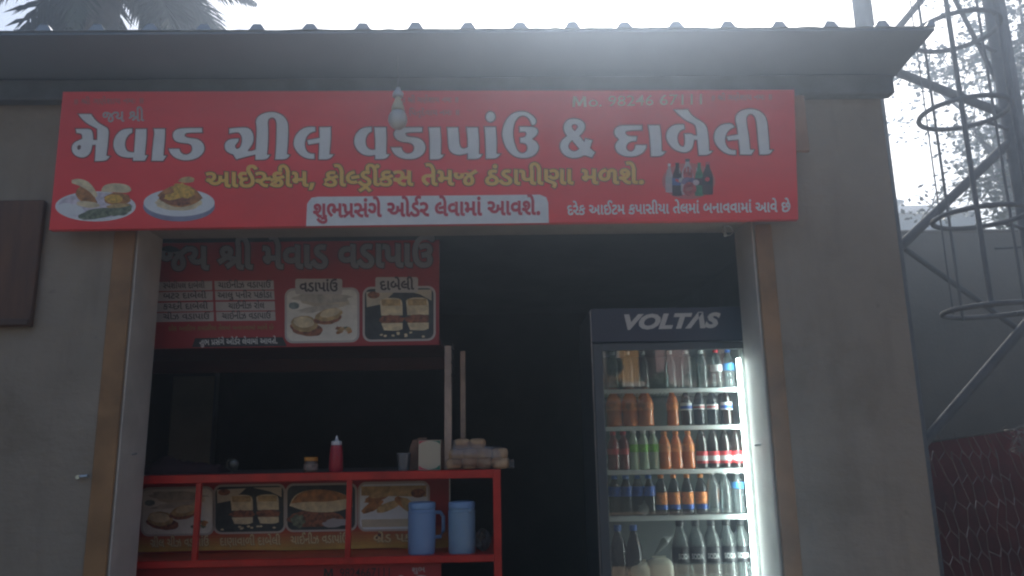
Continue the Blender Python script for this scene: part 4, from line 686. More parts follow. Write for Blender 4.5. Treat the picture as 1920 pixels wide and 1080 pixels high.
menu = part('menu_board', menu_red, cart, lambda b: b.box(MX0, MX1, MY-.02, MY-.001, MZ0, MZ1))
mp_ = plane(MY-.02)
line('lettering', mat('print_silver', (.27, .25, .26), .5), menu, 'menu', 300, 506, 812, 499, 38, mp_, 34, .0018, print_black, 26, label='tall silver Gujarati title')
cellm = mat('print_cell', (.46, .40, .38), .5, .08, 10)
rowsY = [(527, 544), (546, 563), (566, 583), (585, 602)]
for i, (ya, yb) in enumerate(rowsY):
    b = MB(); b.poly([(296-i, ya+2), (398+i, ya), (398+i, yb), (295-i, yb+2)], mp_, (), .0007); b.poly([(402+i, ya), (513+i, ya-1), (514+i, yb-1), (403+i, yb)], mp_, (), .0007)
    b.build('price_cell', cellm, menu)
    line('lettering', dark_text, menu, 'd%d' % (i+1), 306, yb-3, 384+3*i, yb-4, 9, mp_, 16, .0015)
    line('lettering', dark_text, menu, ('c1', 'c2', 'c3', 'c1')[i], (409, 408, 428, 416)[i], yb-4, (508, 510, 496, 508)[i], yb-5, 9.5, mp_, 20, .0015)
line('lettering', mat('print_olive', (.22, .18, .04), .5), menu, 'ban', 316, 620, 513, 618, 7, mp_, 16, .0014)
b = MB(); b.poly([(360, 651), (366, 634), (530, 632), (538, 649)], mp_, (), .0007); b.build('black_strip', print_black, menu)
line('lettering', print_white, menu, 'shu', 374, 647, 521, 644, 9, mp_, 18, .0015)
frm = mat('print_frame_pale', (.50, .44, .40), .5)
vadapav(538, 545, 670, 640, mp_, menu, frm, -.015)
dabeli(684, 542, 813, 637, mp_, menu, frm, -.015)
for k, x0, x1, y in (('vp', 562, 634, 547), ('db', 712, 776, 544)):
    b = MB(); b.poly(rrect(x0-8, y-24, x1+8, y+5, 4), mp_, (), .0042); b.build('name_tab', frm, menu)
    line('lettering', dark_text, menu, k, x0, y, x1, y-1, 15, mp_, 30, .0048)

# chain hanging beside the post
cm = mat('chain_iron', (.05, .045, .04), .5, metal=.6)
ch0, ch1 = pt(850, 655, MY-.012), pt(848, 722, MY-.012)
chain = thing('chain', 'short dark iron chain hanging beside the front post of the red cart', 'chain', ch1)
for i in range(11):
    z = ch0.z-(ch0.z-ch1.z)*i/11; b = MB(); R = .0085 if i != 7 else .014
    b.torus((ch0.x+.002*math.sin(i*1.3), MY-.012, z), R, .0026, 'y' if i % 2 == 0 else 'x', 14, 5, sx=.7 if i % 2 == 0 else 1); b.build('link', cm, chain)
b = MB(); b.tube([ch0+Vector((-.004, .0, .03)), ch0+Vector((0, 0, .002))], .004, 6); b.build('pin', cm, chain)

# ------------------------------------------------------------------ things on the counter
CZT = ctop
def on(px_, py_, Y): X, Z = at(px_, py_, Y); return X
IY = CY+.07
k_ = IY/F*1.06                                 # metres per photo pixel near the counter
zt = lambda y, Y=IY: at(700, y, Y)[1]
X = on(630, 870, IY); sq = thing('sauce_bottle', 'red squeeze bottle with a white nozzle on the cart counter', 'sauce bottle', (X, IY, CZT))
hs = zt(848)-zt(886)
H = zt(816)-CZT
part('body', mat('red_plastic', (.40, .012, .03), .3), sq, lambda b: b.lathe((X, IY, CZT), [(.028, 0), (.031, .006), (.030, H*.4), (.027, H*.62), (.024, H*.74)], 18), True)
part('cap', mat('white_plastic', (.7, .66, .66), .35), sq, lambda b: b.lathe((X, IY, CZT+H*.74+.0005), [(.0235, 0), (.0235, H*.1), (.012, H*.12), (.008, H*.13), (.003, H*.26), (.002, H*.265)], 14), True)
X2 = on(583, 870, IY); jr = thing('spice_jar', 'small jar with an orange lid beside the red squeeze bottle', 'jar', (X2, IY, CZT)); H2 = zt(855)-CZT
part('body', mat('brown_jar', (.13, .075, .05), .25), jr, lambda b: b.lathe((X2, IY, CZT), [(.029, 0), (.031, .004), (.031, H2*.66), (.027, H2*.74)], 18), True)
part('lid', mat('orange_lid', (.55, .22, .03), .4), jr, lambda b: b.lathe((X2, IY, CZT+H2*.745), [(.030, 0), (.030, H2*.24), (.026, H2*.26)], 18), True)
part('label_band', mat('jar_label', (.24, .17, .14), .5, .4, 60), jr, lambda b: b.lathe((X2, IY, CZT+H2*.15), [(.0315, 0), (.0315, H2*.4)], 18, False, False), True)
X3 = on(757, 868, IY+.02); gl_ = thing('plastic_cup', 'clear plastic cup on the counter left of the payment card', 'cup', (X3, IY+.02, CZT)); H3 = zt(851)-CZT
part('body', clear('cup_plastic', (.72, .70, .70), 1.4, .08, .12), gl_, lambda b: b.lathe((X3, IY+.02, CZT), [(.026, 0), (.033, H3), (.032, H3), (.025, .003)], 20, True, False), True)
part('rim', clear('cup_rim', (.6, .6, .6), 1.5, .1, .3), gl_, lambda b: b.torus((X3, IY+.02, CZT+H3), .033, .0018, 'z', 24, 6), True)
QY = CY+.045
qa, qb = pt(785, 826, QY), pt(826, 884, QY)
card = thing('payment_card', 'cream payment card stand with red and green corners on the cart counter', 'payment stand', ((qa.x+qb.x)/2, QY, CZT))
part('board', mat('card_cream', (.50, .42, .30), .5), card, lambda b: b.box(qa.x, qb.x, QY, QY+.006, CZT, qa.z, .001))
qf = lambda x, y, e: Vector((qa.x+(qb.x-qa.x)*x, QY-e-.0005, qa.z+(CZT-qa.z)*y))
leafm = mat('print_leaf', (.03, .16, .09), .5)
for m, pg in ((print_red, [(.02, .02), (.4, .02), (.15, .06), (.02, .13)]), (leafm, [(.98, .02), (.98, .14), (.85, .06), (.6, .02)]), (leafm, [(.98, .98), (.5, .98), (.8, .93), (.98, .82)]), (print_red, [(.02, .98), (.02, .84), (.2, .93), (.45, .98)])):
    b = MB(); b.poly(pg, qf); b.build('corner_print', m, card)
part('stand', mat('card_back', (.2, .12, .07), .6), card, lambda b: b.rings([[(qa.x+.01, QY+.0065, qa.z-.01), (qb.x-.01, QY+.0065, qa.z-.01), (qb.x-.01, QY+.008, qa.z-.01), (qa.x+.01, QY+.008, qa.z-.01)], [(qa.x+.01, QY+.045, CZT), (qb.x-.01, QY+.045, CZT), (qb.x-.01, QY+.047, CZT), (qa.x+.01, QY+.047, CZT)]]))
X4a, X4b = on(764, 870, QY+.06), on(838, 870, QY+.06)
pk = thing('brown_packet', 'brown paper packet leaning behind the cream payment card', 'packet', ((X4a+X4b)/2, QY+.08, CZT))
part('body', mat('brown_paper', (.17, .085, .05), .7, .3, 12, .2), pk, lambda b: b.rings([[(X4a+dx*.01, QY+.055+dy*.05, z) if s else (X4b-.01*dx, QY+.055+dy*.05, z) for s, dx, dy in ((1, f, 0), (0, f, 0), (0, f, 1), (1, f, 1))] for z, f in ((CZT, 0), (CZT+.05, .3), (zt(838), 1.2), (zt(826), 2.2))]))
part('top_fold', mat('fold_paper', (.24, .13, .08), .7), pk, lambda b: b.box(X4a+.045, X4a+.085, QY+.06, QY+.09, zt(826)+.0005, zt(822)))

# bread rolls in a clear bag
brd = pt(900, 880, IY); bread = thing('bread_pack', 'clear bag of soft bread rolls lying on the right end of the cart counter', 'bread', (brd.x, IY+.03, CZT))
bm = mat('bread_crust', (.40, .21, .10), .65, 0, 14, .12, 60, col2=(.58, .38, .22))
rb = random.Random(4)
def bx(px_): return on(px_, 860, IY)
z1, z2, z3 = zt(864)-CZT, zt(846)-zt(864), zt(831)-zt(848)
for xs, zb, hh in (((849, 874, 902, 931), 0, z1*1.1), ((851, 877, 905, 933), z1*.97, z2*1.12), ((862, 889), z1+z2*.98, z3*1.2)):
    for x in xs:
        for yo in (0, .062):
            b = MB(); sz = rb.uniform(.93, 1.06); b.blob((bx(x+5)+rb.uniform(-.005, .005), IY+yo+rb.uniform(-.005, .005), CZT+.001+zb+hh/2*sz), .038*sz, .037, hh/2*1.03*sz, 3.7, 16, 8, .018, rb); shaded(b.build('bread_roll', bm, bread), 80)
film = clear('bag_film', (.93, .92, .90), 1.5, .12, .10)
def bagf(b):
    r2 = random.Random(9); rs = []
    for t, w_, h0 in ((0, .05, .8), (.04, .075, 1.02), (.3, .078, 1.03), (.55, .078, 1.03), (.62, .076, .84), (.9, .07, .80), (.97, .045, .55), (1.06, .02, .3), (1.13, .028, .34)):
        x = bx(847)+(bx(950)-bx(847))*t; hh = (z1+z2+z3)*h0; row = []
        for i in range(14):
            a = 2*math.pi*i/14; q = 1+r2.uniform(-.05, .05)
            row.append((x+r2.uniform(-.004, .004), IY+.03+w_*q*math.copysign(abs(math.cos(a))**.6, math.cos(a)), max(CZT+.0008, CZT+hh/2+hh/2*q*math.copysign(abs(math.sin(a))**.6, math.sin(a)))))
        rs.append(row)
    b.rings(rs)
part('bag', film, bread, bagf)
# ring-shaped steel handle and a dark heap at the left of the counter
rc = pt(436, 871, IY+.05)
pan = thing('steel_ladle', 'steel ladle with a round bowl standing among the shadows on the counter', 'ladle', (rc.x, IY+.05, CZT))
part('bowl', mat('kitchen_steel', (.10, .10, .10), .4, metal=.9), pan, lambda b: (b.torus((rc.x, IY+.05, rc.z), .026, .0022, 'y', 24, 6), b.blob((rc.x, IY+.058, rc.z), .024, .008, .024, 2)), True)
part('handle', MATS['kitchen_steel'], pan, lambda b: b.tube([(rc.x, IY+.056, rc.z-.024), (rc.x+.006, IY+.06, CZT+.004)], .003, 6))
hp = pt(320, 884, 3.62)
heap = thing('dark_cloth', 'dark crumpled maroon cloth heaped at the left of the cart counter', 'cloth', (hp.x, 3.62, CZT))
def heapf(b):
    r2 = random.Random(21); n = 22; m = 7; xs = [on(268+i*7.2, 880, 3.62) for i in range(n)]; rs = []
    for j in range(m):
        v = j/(m-1); rs.append([(x, 3.54+.2*v, CZT+.0005+math.sin(math.pi*min(1, max(0, v)))*(.035+.05*math.exp(-((i-5.5)/3.0)**2)+.02*math.exp(-((i-12)/4.)**2)+r2.uniform(-.007, .007))*(1 if 0 < i < n-1 else 0)) for i, x in enumerate(xs)])
    b.rings(rs, False, False, closed=False)
part('fold', mat('maroon_cloth', (.045, .018, .02), .9, .4, 12, .3), heap, heapf, True)

# blue jugs on the cart's shelf
JY = CY+.085
jug_m = mat('blue_plastic', (.19, .29, .47), .38, .06, 3); jug_m2 = mat('faded_blue_plastic', (.21, .31, .42), .42, .08, 3); jl = mat('blue_lid', (.20, .31, .48), .35)
def jug(xc, ytop, ybot, wpx, m, label, handle):
    zb = stop-.002; c = pt(xc, 990, JY); Ht = at(xc, ytop, JY)[1]-zb; R = abs(on(xc+wpx/2, 990, JY)-on(xc-wpx/2, 990, JY))/2
    t = thing('water_jug', label, 'jug', (c.x, JY, zb), 'blue jugs on the cart shelf')
    part('body', m, t, lambda b: b.lathe((c.x, JY, zb), [(R*.93, 0), (R*.97, .006), (R*.985, Ht*.3), (R, Ht*.78), (R*.97, Ht*.82), (R*.955, Ht*.86)], 28), True)
    part('lid', jl, t, lambda b: b.lathe((c.x, JY, zb+Ht*.8605), [(R*.93, 0), (R*.985, .002), (R*.985, Ht*.1), (R*.93, Ht*.125), (R*.5, Ht*.14)], 28), True)
    part('band', m, t, lambda b: b.torus((c.x, JY, zb+Ht*.80), R*.985, .0025, 'z', 28, 6), True)
    if handle == 'side':
        part('handle', m, t, lambda b: b.tube([(c.x+R*.9, JY+.01, zb+Ht*.78), (c.x+R*1.3, JY+.03, zb+Ht*.77), (c.x+R*1.5, JY+.04, zb+Ht*.68), (c.x+R*1.5, JY+.04, zb+Ht*.4), (c.x+R*1.3, JY+.03, zb+Ht*.3), (c.x+R*.9, JY+.01, zb+Ht*.3)], .0085, 8), True)
    else:
        part('handle', m, t, lambda b: b.tube([(c.x+.02, JY+R*.9, zb+Ht*.78), (c.x+.03, JY+R*1.4, zb+Ht*.74), (c.x+.03, JY+R*1.4, zb+Ht*.35), (c.x+.02, JY+R*.9, zb+Ht*.3)], .0085, 8), True)
        part('spout_cap', m, t, lambda b: b.blob((c.x+R*.62, JY-R*.78, zb+Ht*.83), .010, .010, .012, 2.4), True)
jug(791, 940, 1043, 52, jug_m, 'blue plastic jug with its handle to the right, in front of the printed panel', 'side')
jug(866, 939, 1042, 51, jug_m2, 'paler blue plastic jug with a small spout cap, near the red corner post', 'back')
bg_ = pt(905, 1015, JY+.05)
bag = thing('plastic_bag', 'crumpled dark clear plastic bag beside the paler blue jug on the cart shelf', 'plastic bag', (bg_.x, JY+.05, stop))
def crum(cx, cy, cz, rx, ry, rz, seed, n=16, m=9, p=2, j=.2):
    def f(b): b.blob((cx, cy, cz), rx, ry, rz, p, n, m, j, random.Random(seed))
    return f
part('crumple', clear('dark_film', (.45, .42, .40), 1.5, .12, .1, (.2, .18, .17)), bag, crum(bg_.x, JY+.05, stop+.045, .035, .035, .044, 5))
# ------------------------------------------------------------------ the drinks refrigerator
FY = 3.36                                       # plane of the door glass
fl = at(1112, 700, FY)[0]; FR = 1.150; ftop = at(1250, 577, FY)[1]
fr_ = thing('refrigerator', 'tall dark glass-door drinks refrigerator with a lit strip inside, at the right of the doorway', 'refrigerator', ((fl+FR)/2, FY+.3, .05))
fd = mat('fridge_dark', (.035, .037, .04), .4, .1, 6); fgrey = mat('fridge_door', (.07, .075, .08), .45, .1, 6); navy = mat('fridge_navy', (.012, .022, .05), .3, .1, 4)
fin = mat('fridge_liner', (.15, .165, .16), .5, .05, 5)
gx0 = at(1131, 700, FY)[0]; gx1 = FR-.035; gz1 = at(1260, 656, FY)[1]; gz0 = .30; hz0 = at(1250, 641, FY)[1]
D1 = FY+.50
part('cabinet', fd, fr_, lambda b: (b.box(fl, fl+.03, FY+.03, D1, .05, ftop-.003), b.box(FR-.03, FR, FY+.03, D1, .05, ftop-.003), b.box(fl+.0305, FR-.0305, D1-.03, D1, .05, ftop-.003), b.box(fl+.0305, FR-.0305, FY+.03, D1-.031, ftop-.03, ftop-.004), b.box(fl+.0305, FR-.0305, FY+.03, D1-.031, .05, gz0-.03)))
part('liner', fin, fr_, lambda b: (b.box(fl+.031, fl+.038, FY+.04, D1-.04, gz0-.029, gz1+.03), b.box(FR-.038, FR-.031, FY+.04, D1-.04, gz0-.029, gz1+.03), b.box(fl+.0385, FR-.0385, D1-.045, D1-.031, gz0-.029, gz1+.03), b.box(fl+.0385, FR-.0385, FY+.04, D1-.046, gz1+.02, gz1+.03)))
hd = part('header', navy, fr_, lambda b: b.box(fl, FR, FY-.006, FY+.029, hz0, ftop, .004))
b = MB(); latin(b, 'VOLT\u039bS', 1170, 619, 1351, 615, 31, plane(FY-.006), .05, .0012, .25); b.build('lettering', mat('header_letter', (.55, .52, .48), .4), hd)
part('door_frame', fgrey, fr_, lambda b: (b.box(fl+.002, gx0, FY-.008, FY+.024, .12, hz0-.006, .004), b.box(gx1, FR-.002, FY-.008, FY+.024, .12, hz0-.006, .004), b.box(gx0+.0005, gx1-.0005, FY-.008, FY+.024, gz1, hz0-.006), b.box(gx0+.0005, gx1-.0005, FY-.008, FY+.024, .12, gz0)))
part('edge_trim', mat('edge_trim', (.35, .35, .36), .3, metal=.8), fr_, lambda b: b.box(fl-.0035, fl-.0005, FY-.004, FY+.004, .12, ftop-.01))
part('door_glass', clear('door_glass', (.90, .93, .92), 2.4, .012, .015, (.75, .8, .8)), fr_, lambda b: b.add([(gx0+.001, FY, gz0+.001), (gx1-.001, FY, gz0+.001), (gx1-.001, FY, gz1-.001), (gx0+.001, FY, gz1-.001)], [(0, 1, 2, 3)]))
part('grille', fd, fr_, lambda b: [b.box(fl+.03, FR-.03, FY, FY+.02, .055+.012*i, .061+.012*i) for i in range(5)])
# shelves: five compartments
shz = [at(1265, y, FY+.045)[1] for y in (729, 799, 881, 968)]
shz.append(shz[3]-.30)
shelf_m = mat('shelf_wire_white', (.78, .82, .80), .4)
for z in shz:
    sh = part('shelf', shelf_m, fr_, lambda b: b.box(fl+.04, FR-.04, FY+.045, FY+.053, z-.017, z+.002))
    def wires(b):
        for i in range(34):
            x = fl+.05+i*(FR-fl-.1)/33; b.tube([(x, FY+.054, z-.0025), (x, D1-.05, z-.0025)], .0016, 4)
        for y in (FY+.15, FY+.3, D1-.06): b.tube([(fl+.04, y, z-.0055), (FR-.04, y, z-.0055)], .0018, 4)
    part('wires', shelf_m, sh, wires, kind='stuff')
# lit strip inside the right door edge
lx = at(1387, 700, FY+.016)[0]
lz0, lz1 = gz0+.02, at(1388, 672, FY+.016)[1]
part('lamp_strip', emit('lamp_white', (.86, 1.0, .97), 40.0), fr_, lambda b: b.box(lx-.010, lx+.006, FY+.012, FY+.022, lz0, lz1, .003))
part('lamp_holder', fin, fr_, lambda b: b.box(lx+.0065, gx1-.002, FY+.010, FY+.0235, lz0-.01, lz1+.01))

# ------------------------------------------------------------------ bottles
caps = {c: mat('cap_'+c, v, .35) for c, v in dict(white=(.62, .64, .62), red=(.5, .02, .03), blue=(.03, .12, .45), orange=(.6, .2, .03), green=(.1, .4, .08), black=(.02, .02, .02)).items()}
liq = dict(orange=mat('orange_drink', (.58, .15, .025), .2, .1, 20, coat=.6), cola=mat('cola_drink', (.022, .012, .01), .18, 0, coat=.8), red=mat('red_drink', (.20, .025, .02), .2, .1, 20, coat=.6),
           lime=mat('lime_drink', (.40, .50, .36), .2, .1, 20, coat=.6), water=clear('water_bottle', (.80, .86, .86), 1.5, .17, .10, (.7, .76, .76)), soda=clear('soda_bottle', (.62, .68, .67), 1.55, .17, .16, (.42, .47, .46)), dark=clear('dark_bottle', (.25, .27, .30), 1.5, .17, .25, (.06, .065, .08)))
labs = dict(orange=mat('label_orange', (.62, .20, .04), .45, .4, 50), blue=mat('label_blue', (.02, .08, .38), .4, .3, 40), cola=mat('label_red', (.50, .03, .035), .4), white=mat('label_white', (.60, .62, .62), .4), green=mat('label_green', (.20, .50, .06), .45, .4, 60), black=mat('label_black', (.012, .012, .014), .4), sky=mat('label_sky', (.06, .25, .55), .4))
SHAPE = [(.80, 0), (.97, .02), (1.0, .06), (.98, .22), (.93, .30), (.98, .38), (1.0, .55), (.95, .64), (.74, .76), (.46, .85), (.40, .885), (.40, .905)]
def bottle_meshes(kind):
    H, R, liquid, cap, lab, lab2 = kind
    out = []
    def mk(name, prof, m, n=16, c0=True, c1=True):
        b = MB(); b.lathe((0, 0, 0), prof, n, c0, c1); me = b.build(name, m); shaded(me); d = me.data; bpy.data.objects.remove(me); out.append((name, d))
    mk('body', [(R*r, H*z) for r, z in SHAPE], liq[liquid])
    mk('cap', [(R*.43, H*.907), (R*.46, H*.915), (R*.46, H*.985), (R*.40, H)], caps[cap], 14)
    if lab: mk('label_band', [(R*1.012, H*lab[1]), (R*1.012, H*lab[2])], labs[lab[0]], 18, False, False)
    if lab2: mk('label_stripe', [(R*1.02, H*lab2[1]), (R*1.02, H*lab2[2])], labs[lab2[0]], 18, False, False)
    return out
KIND = dict(
 clear=(.175, .026, 'water', 'white', None, None), clear_red=(.18, .026, 'water', 'red', ('white', .42, .58), None), clear_blue=(.18, .026, 'water', 'blue', ('sky', .45, .62), None),
 orange_big=(.175, .037, 'orange', 'orange', ('orange', .40, .60), None), orange=(.165, .027, 'orange', 'orange', ('orange', .42, .62), None),
 cola_blue=(.168, .0255, 'cola', 'blue', ('white', .40, .60), ('blue', .44, .52)), cola_clear=(.168, .0255, 'dark', 'white', ('white', .42, .55), ('cola', .46, .50)),
 red=(.168, .029, 'red', 'red', ('cola', .40, .55), None), lime=(.172, .027, 'lime', 'white', ('green', .44, .64), None), orange3=(.165, .029, 'orange', 'orange', ('orange', .45, .66), None),
 cola=(.187, .026, 'cola', 'white', ('cola', .12, .40), ('white', .18, .30)), blue_band=(.172, .029, 'dark', 'blue', ('blue', .48, .72), None), mango=(.172, .0275, 'dark', 'orange', ('orange', .26, .56), ('blue', .14, .255)),
 water=(.187, .028, 'water', 'white', None, None), water_blue=(.187, .028, 'water', 'white', ('sky', .58, .72), None), soda=(.275, .040, 'soda', 'black', ('black', .36, .60), None), dark_big=(.26, .036, 'dark', 'blue', None, None))
GROUPS = 'bottles standing in the refrigerator'
shelf_name = ['top', 'second', 'third', 'fourth', 'lowest visible']
ROWS = [
 (0, [(1150, 'clear', 'plain clear bottle, first from the left on the top shelf'), (1178, 'clear', 'plain clear bottle, second from the left on the top shelf'), (1207, 'clear', 'plain clear bottle just left of the gap on the top refrigerator shelf'), (1258, 'clear', 'plain clear bottle, first one right of the gap on the top shelf'), (1288, 'clear', 'plain clear bottle, second one right of the gap on the top shelf'), (1317, 'clear', 'plain clear bottle just left of the red-capped one on the top shelf'), (1345, 'clear_red', 'clear bottle with a red cap on the top refrigerator shelf'), (1368, 'clear_blue', 'clear bottle with a blue cap and label at the right end of the top shelf')]),
 (1, [(1152, 'orange_big', 'wide orange drink bottle at the left end of the second shelf'), (1182, 'orange_big', 'wide orange drink bottle, second from the left on the second shelf'), (1211, 'orange_big', 'wide orange drink bottle, third from the left on the second shelf'), (1262, 'orange', 'slim single orange drink bottle in the middle of the second shelf'), (1288, 'cola_blue', 'dark drink bottle with blue and white label right of the slim orange bottle'), (1312, 'cola_clear', 'smoky bottle with a white cap, between two blue-capped bottles on the second shelf'), (1337, 'cola_clear', 'smoky bottle with a white cap, second from the right end of the second shelf'), (1364, 'cola_blue', 'dark drink bottle with blue and white label at the right end of the second shelf')]),
 (2, [(1151, 'red', 'red drink bottle at the left end of the third shelf'), (1170, 'red', 'red drink bottle, next to the pale green bottles on the third shelf'), (1189, 'lime', 'pale green drink bottle with a white cap, left one of three'), (1208, 'lime', 'pale green drink bottle with a white cap, middle one of three'), (1226, 'lime', 'pale green drink bottle with a white cap, right one of three'), (1247, 'orange3', 'orange drink bottle, left one of three on the third shelf'), (1269, 'orange3', 'orange drink bottle, middle one of three on the third shelf'), (1292, 'orange3', 'orange drink bottle, right one of three on the third shelf'), (1317, 'cola', 'cola bottle with a red label, beside the orange drinks on the third shelf'), (1339, 'cola', 'cola bottle with a red label, second of four on the third shelf'), (1361, 'cola', 'cola bottle with a red label, third of four on the third shelf'), (1382, 'cola', 'cola bottle with a red label, nearest the lit strip on the third shelf')]),
 (3, [(1154, 'blue_band', 'dark bottle with a blue band at the left end of the fourth shelf'), (1175, 'blue_band', 'dark bottle with a blue band, second from the left on the fourth shelf'), (1197, 'blue_band', 'dark bottle with a blue band, behind the knotted bag on the fourth shelf'), (1218, 'blue_band', 'dark bottle with a blue band, beside the orange labels on the fourth shelf'), (1241, 'mango', 'bottle with an orange and blue label, first of four on the fourth shelf'), (1265, 'mango', 'bottle with an orange and blue label, second of four on the fourth shelf'), (1290, 'mango', 'bottle with an orange and blue label, third of four on the fourth shelf'), (1316, 'mango', 'bottle with an orange and blue label, beside the clear water bottles'), (1338, 'water', 'clear water bottle with a white cap, left one of three on the fourth shelf'), (1361, 'water', 'clear water bottle with a white cap, middle one of three on the fourth shelf'), (1385, 'water_blue', 'clear water bottle with a sky blue label nearest the lit strip')]),
 (4, [(1160, 'dark_big', 'tall dark bottle at the left end of the lowest visible shelf'), (1190, 'dark_big', 'tall dark bottle behind the milk pouches, second from the left'), (1278, 'soda', 'large clear soda bottle with a black label, leftmost of the five'), (1308, 'soda', 'large clear soda bottle with a black label, second of the five'), (1337, 'soda', 'large clear soda bottle with a black label, middle one of the five'), (1366, 'soda', 'large clear soda bottle with a black label, fourth of the five'), (1396, 'soda', 'large clear soda bottle with a black label, nearest the lit strip')]),
]
cache = {}
rb = random.Random(2)
sodav, sodaf = latin_mesh('SODA', .03)
sx0, sx1 = min(v[0] for v in sodav), max(v[0] for v in sodav); sy0, sy1 = min(v[1] for v in sodav), max(v[1] for v in sodav)
for si, row in ROWS:
    for px_, kind, lab in row:
        if kind not in cache: cache[kind] = bottle_meshes(KIND[kind])
        H, R = KIND[kind][:2]
        Y = FY+.062+max(R, .027)+rb.uniform(-.002, .010)
        y_ref = (715, 785, 860, 945, 1045)[si]
        X = at(px_, y_ref, Y)[0]; X = min(X, lx-.012-R*.2)
        grp = {'clear': 'plain clear bottles', 'lime': 'pale green drinks', 'cola': 'cola bottles', 'soda': 'large soda bottles', 'mango': 'orange and blue labelled bottles', 'blue_band': 'blue banded bottles', 'orange_big': 'wide orange drinks', 'orange3': 'small orange drinks', 'water': 'water bottles', 'red': 'red drinks', 'cola_blue': 'dark drinks with blue labels', 'cola_clear': 'smoky bottles', 'dark_big': 'tall dark bottles'}.get(kind)
        t = thing('drink_bottle', lab, 'bottle', (X, Y, shz[si]+.0025), grp)
        t.rotation_euler.z = rb.uniform(0, 6)
        for nm, d in cache[kind]:
            o = bpy.data.objects.new(nm, d); COL.objects.link(o); o.parent = t
        if kind == 'soda':
            t.rotation_euler.z = rb.uniform(-.25, .15); b = MB(); rr_ = R*1.014+.0012; P = []
            for x, y in sodav:
                a = ((x-sx0)/(sx1-sx0)-.5)*1.25; P.append((rr_*math.sin(a), -rr_*math.cos(a), H*.42+(y-sy0)/(sy1-sy0)*H*.085))
            b.add(P, sodaf); o = b.build('lettering', labs['white']); o.parent = t
        # a second bottle of the same kind close behind on the fuller shelves
# knotted bag, milk pouches
kp = pt(1208, 955, FY+.075)
kb = thing('knotted_bag', 'small clear plastic bag with a twisted knot on the fourth refrigerator shelf', 'plastic bag', (kp.x, FY+.085, shz[3]+.003))
cf = clear('milky_film', (.75, .8, .8), 1.45, .12, .35, (.62, .66, .64))
part('pouch', cf, kb, crum(kp.x, FY+.086, shz[3]+.030, .040, .024, .027, 8, 16, 9, 2, .1), True)
part('twist', cf, kb, lambda b: b.tube([(kp.x+.005, FY+.086, shz[3]+.05), (kp.x+.008, FY+.084, shz[3]+.075), (kp.x+.016, FY+.083, shz[3]+.10), (kp.x+.024, FY+.083, shz[3]+.108), (kp.x+.028, FY+.084, shz[3]+.098)], [.014, .006, .008, .007, .003], 8), True)
milk = mat('milk_pouch', (.62, .60, .50), .35, .06, 10)
mpz = shz[4]+.0025
for px_, ytop, wpx, lab in ((1201, 1053, 38, 'rounded milk pouch at the left, half behind its neighbour'), (1236, 1046, 50, 'larger milk pouch standing in front of the soda bottles')):
    X, Z = at(px_, ytop, FY+.085); R = wpx/2*(FY+.085)/F
    t = thing('milk_pouch', lab, 'milk pouch', (X, FY+.095, mpz), 'milk pouches')
    part('pouch', milk, t, lambda b: b.blob((X, FY+.087, (Z+mpz)/2), R, .024, (Z-mpz)/2, 3.2, 20, 12, .012, rb), True)
    part('seam', milk, t, lambda b: b.box(X-R*.5, X+R*.5, FY+.085, FY+.089, Z-.003, Z+.008, .001))
tw = pt(1228, 1046, FY+.08)
t = thing('film_bag', 'thin clear bag gathered to a point above the larger milk pouch', 'plastic bag', (tw.x, FY+.092, tw.z+.0085))
part('film', cf, t, lambda b: b.tube([tw+Vector((0, .01, .009)), pt(1236, 1030, FY+.09), pt(1248, 1014, FY+.09)], [.004, .010, .020], 9), True)
part('tip', cf, t, lambda b: b.tube([pt(1248, 1013.5, FY+.09), pt(1260, 1006, FY+.092)], [.018, .004], 9), True)

# ------------------------------------------------------------------ right side: mast, boundary wall, netting
TY = 4.7
tm = mat('mast_galvanised', (.10, .105, .11), .85, .2, 6, .1, spec=.2)
la, lb = at(1640, 200, TY)[0], at(1889, 200, TY)[0]
mast = thing('lattice_mast', 'grey tubular steel mast with zigzag braces and ring guards, right behind the shop wall', 'mast', ((la+lb)/2, TY, 0))
def leg(X, Y, r): part('leg', tm, mast, lambda b: b.tube([(X, Y, 0), (X, Y, 3), (X, Y, 6.5)], r, 14), True)
leg(la, TY, .062); leg(lb, TY, .050); lc = at(1905, 200, 5.5)[0]; leg(lc, 5.5, .045)
def brace(x0, y0, x1, y1, r, Y0=TY, Y1=TY): part('brace', tm, mast, lambda b: b.tube([pt(x0, y0, Y0), pt(x1, y1, Y1)], r, 10), True)
brace(1648, 122, 1888, 216, .031); brace(1893, 266, 1682, 468, .031); brace(1676, 452, 1930, 632, .018, TY+.05, TY+.05); brace(1934, 596, 1728, 835, .031)
brace(1866, 466, 1935, 462, .008, 4.75, 4.75); brace(1640, 105, 1745, -20, .024); brace(1889, 190, 1760, -60, .016, TY+.05, TY+.05)
brace(1893, 300, 1912, 240, .018, TY, 5.5); brace(1918, 440, 1916, 400, .018, TY, 5.5)
GY = 4.42
def ring(xl, yl, r, tube_r=.016):
    p = pt(xl, yl, GY); part('guard_ring', tm, mast, lambda b: b.torus((p.x+r, GY, p.z), r, tube_r, 'z', 40, 8), True); return p.x+r, p.z
cx, z1_ = ring(1716, 60, .255); _, z2_ = ring(1733, 213, .255); _, z3_ = ring(1760, 408, .255); _, z4_ = ring(1780, 583, .27, .016)
r_ = .26
for a, rad_ in ((180, .0045), (232, .015), (300, .009), (20, .009), (100, .009)):
    X, Y = cx+r_*math.cos(rad(a)), GY+r_*math.sin(rad(a)); part('guard_strap', tm, mast, lambda b: b.tube([(X, Y, z4_-.02), (X, Y, 5.2)], rad_, 8), True)
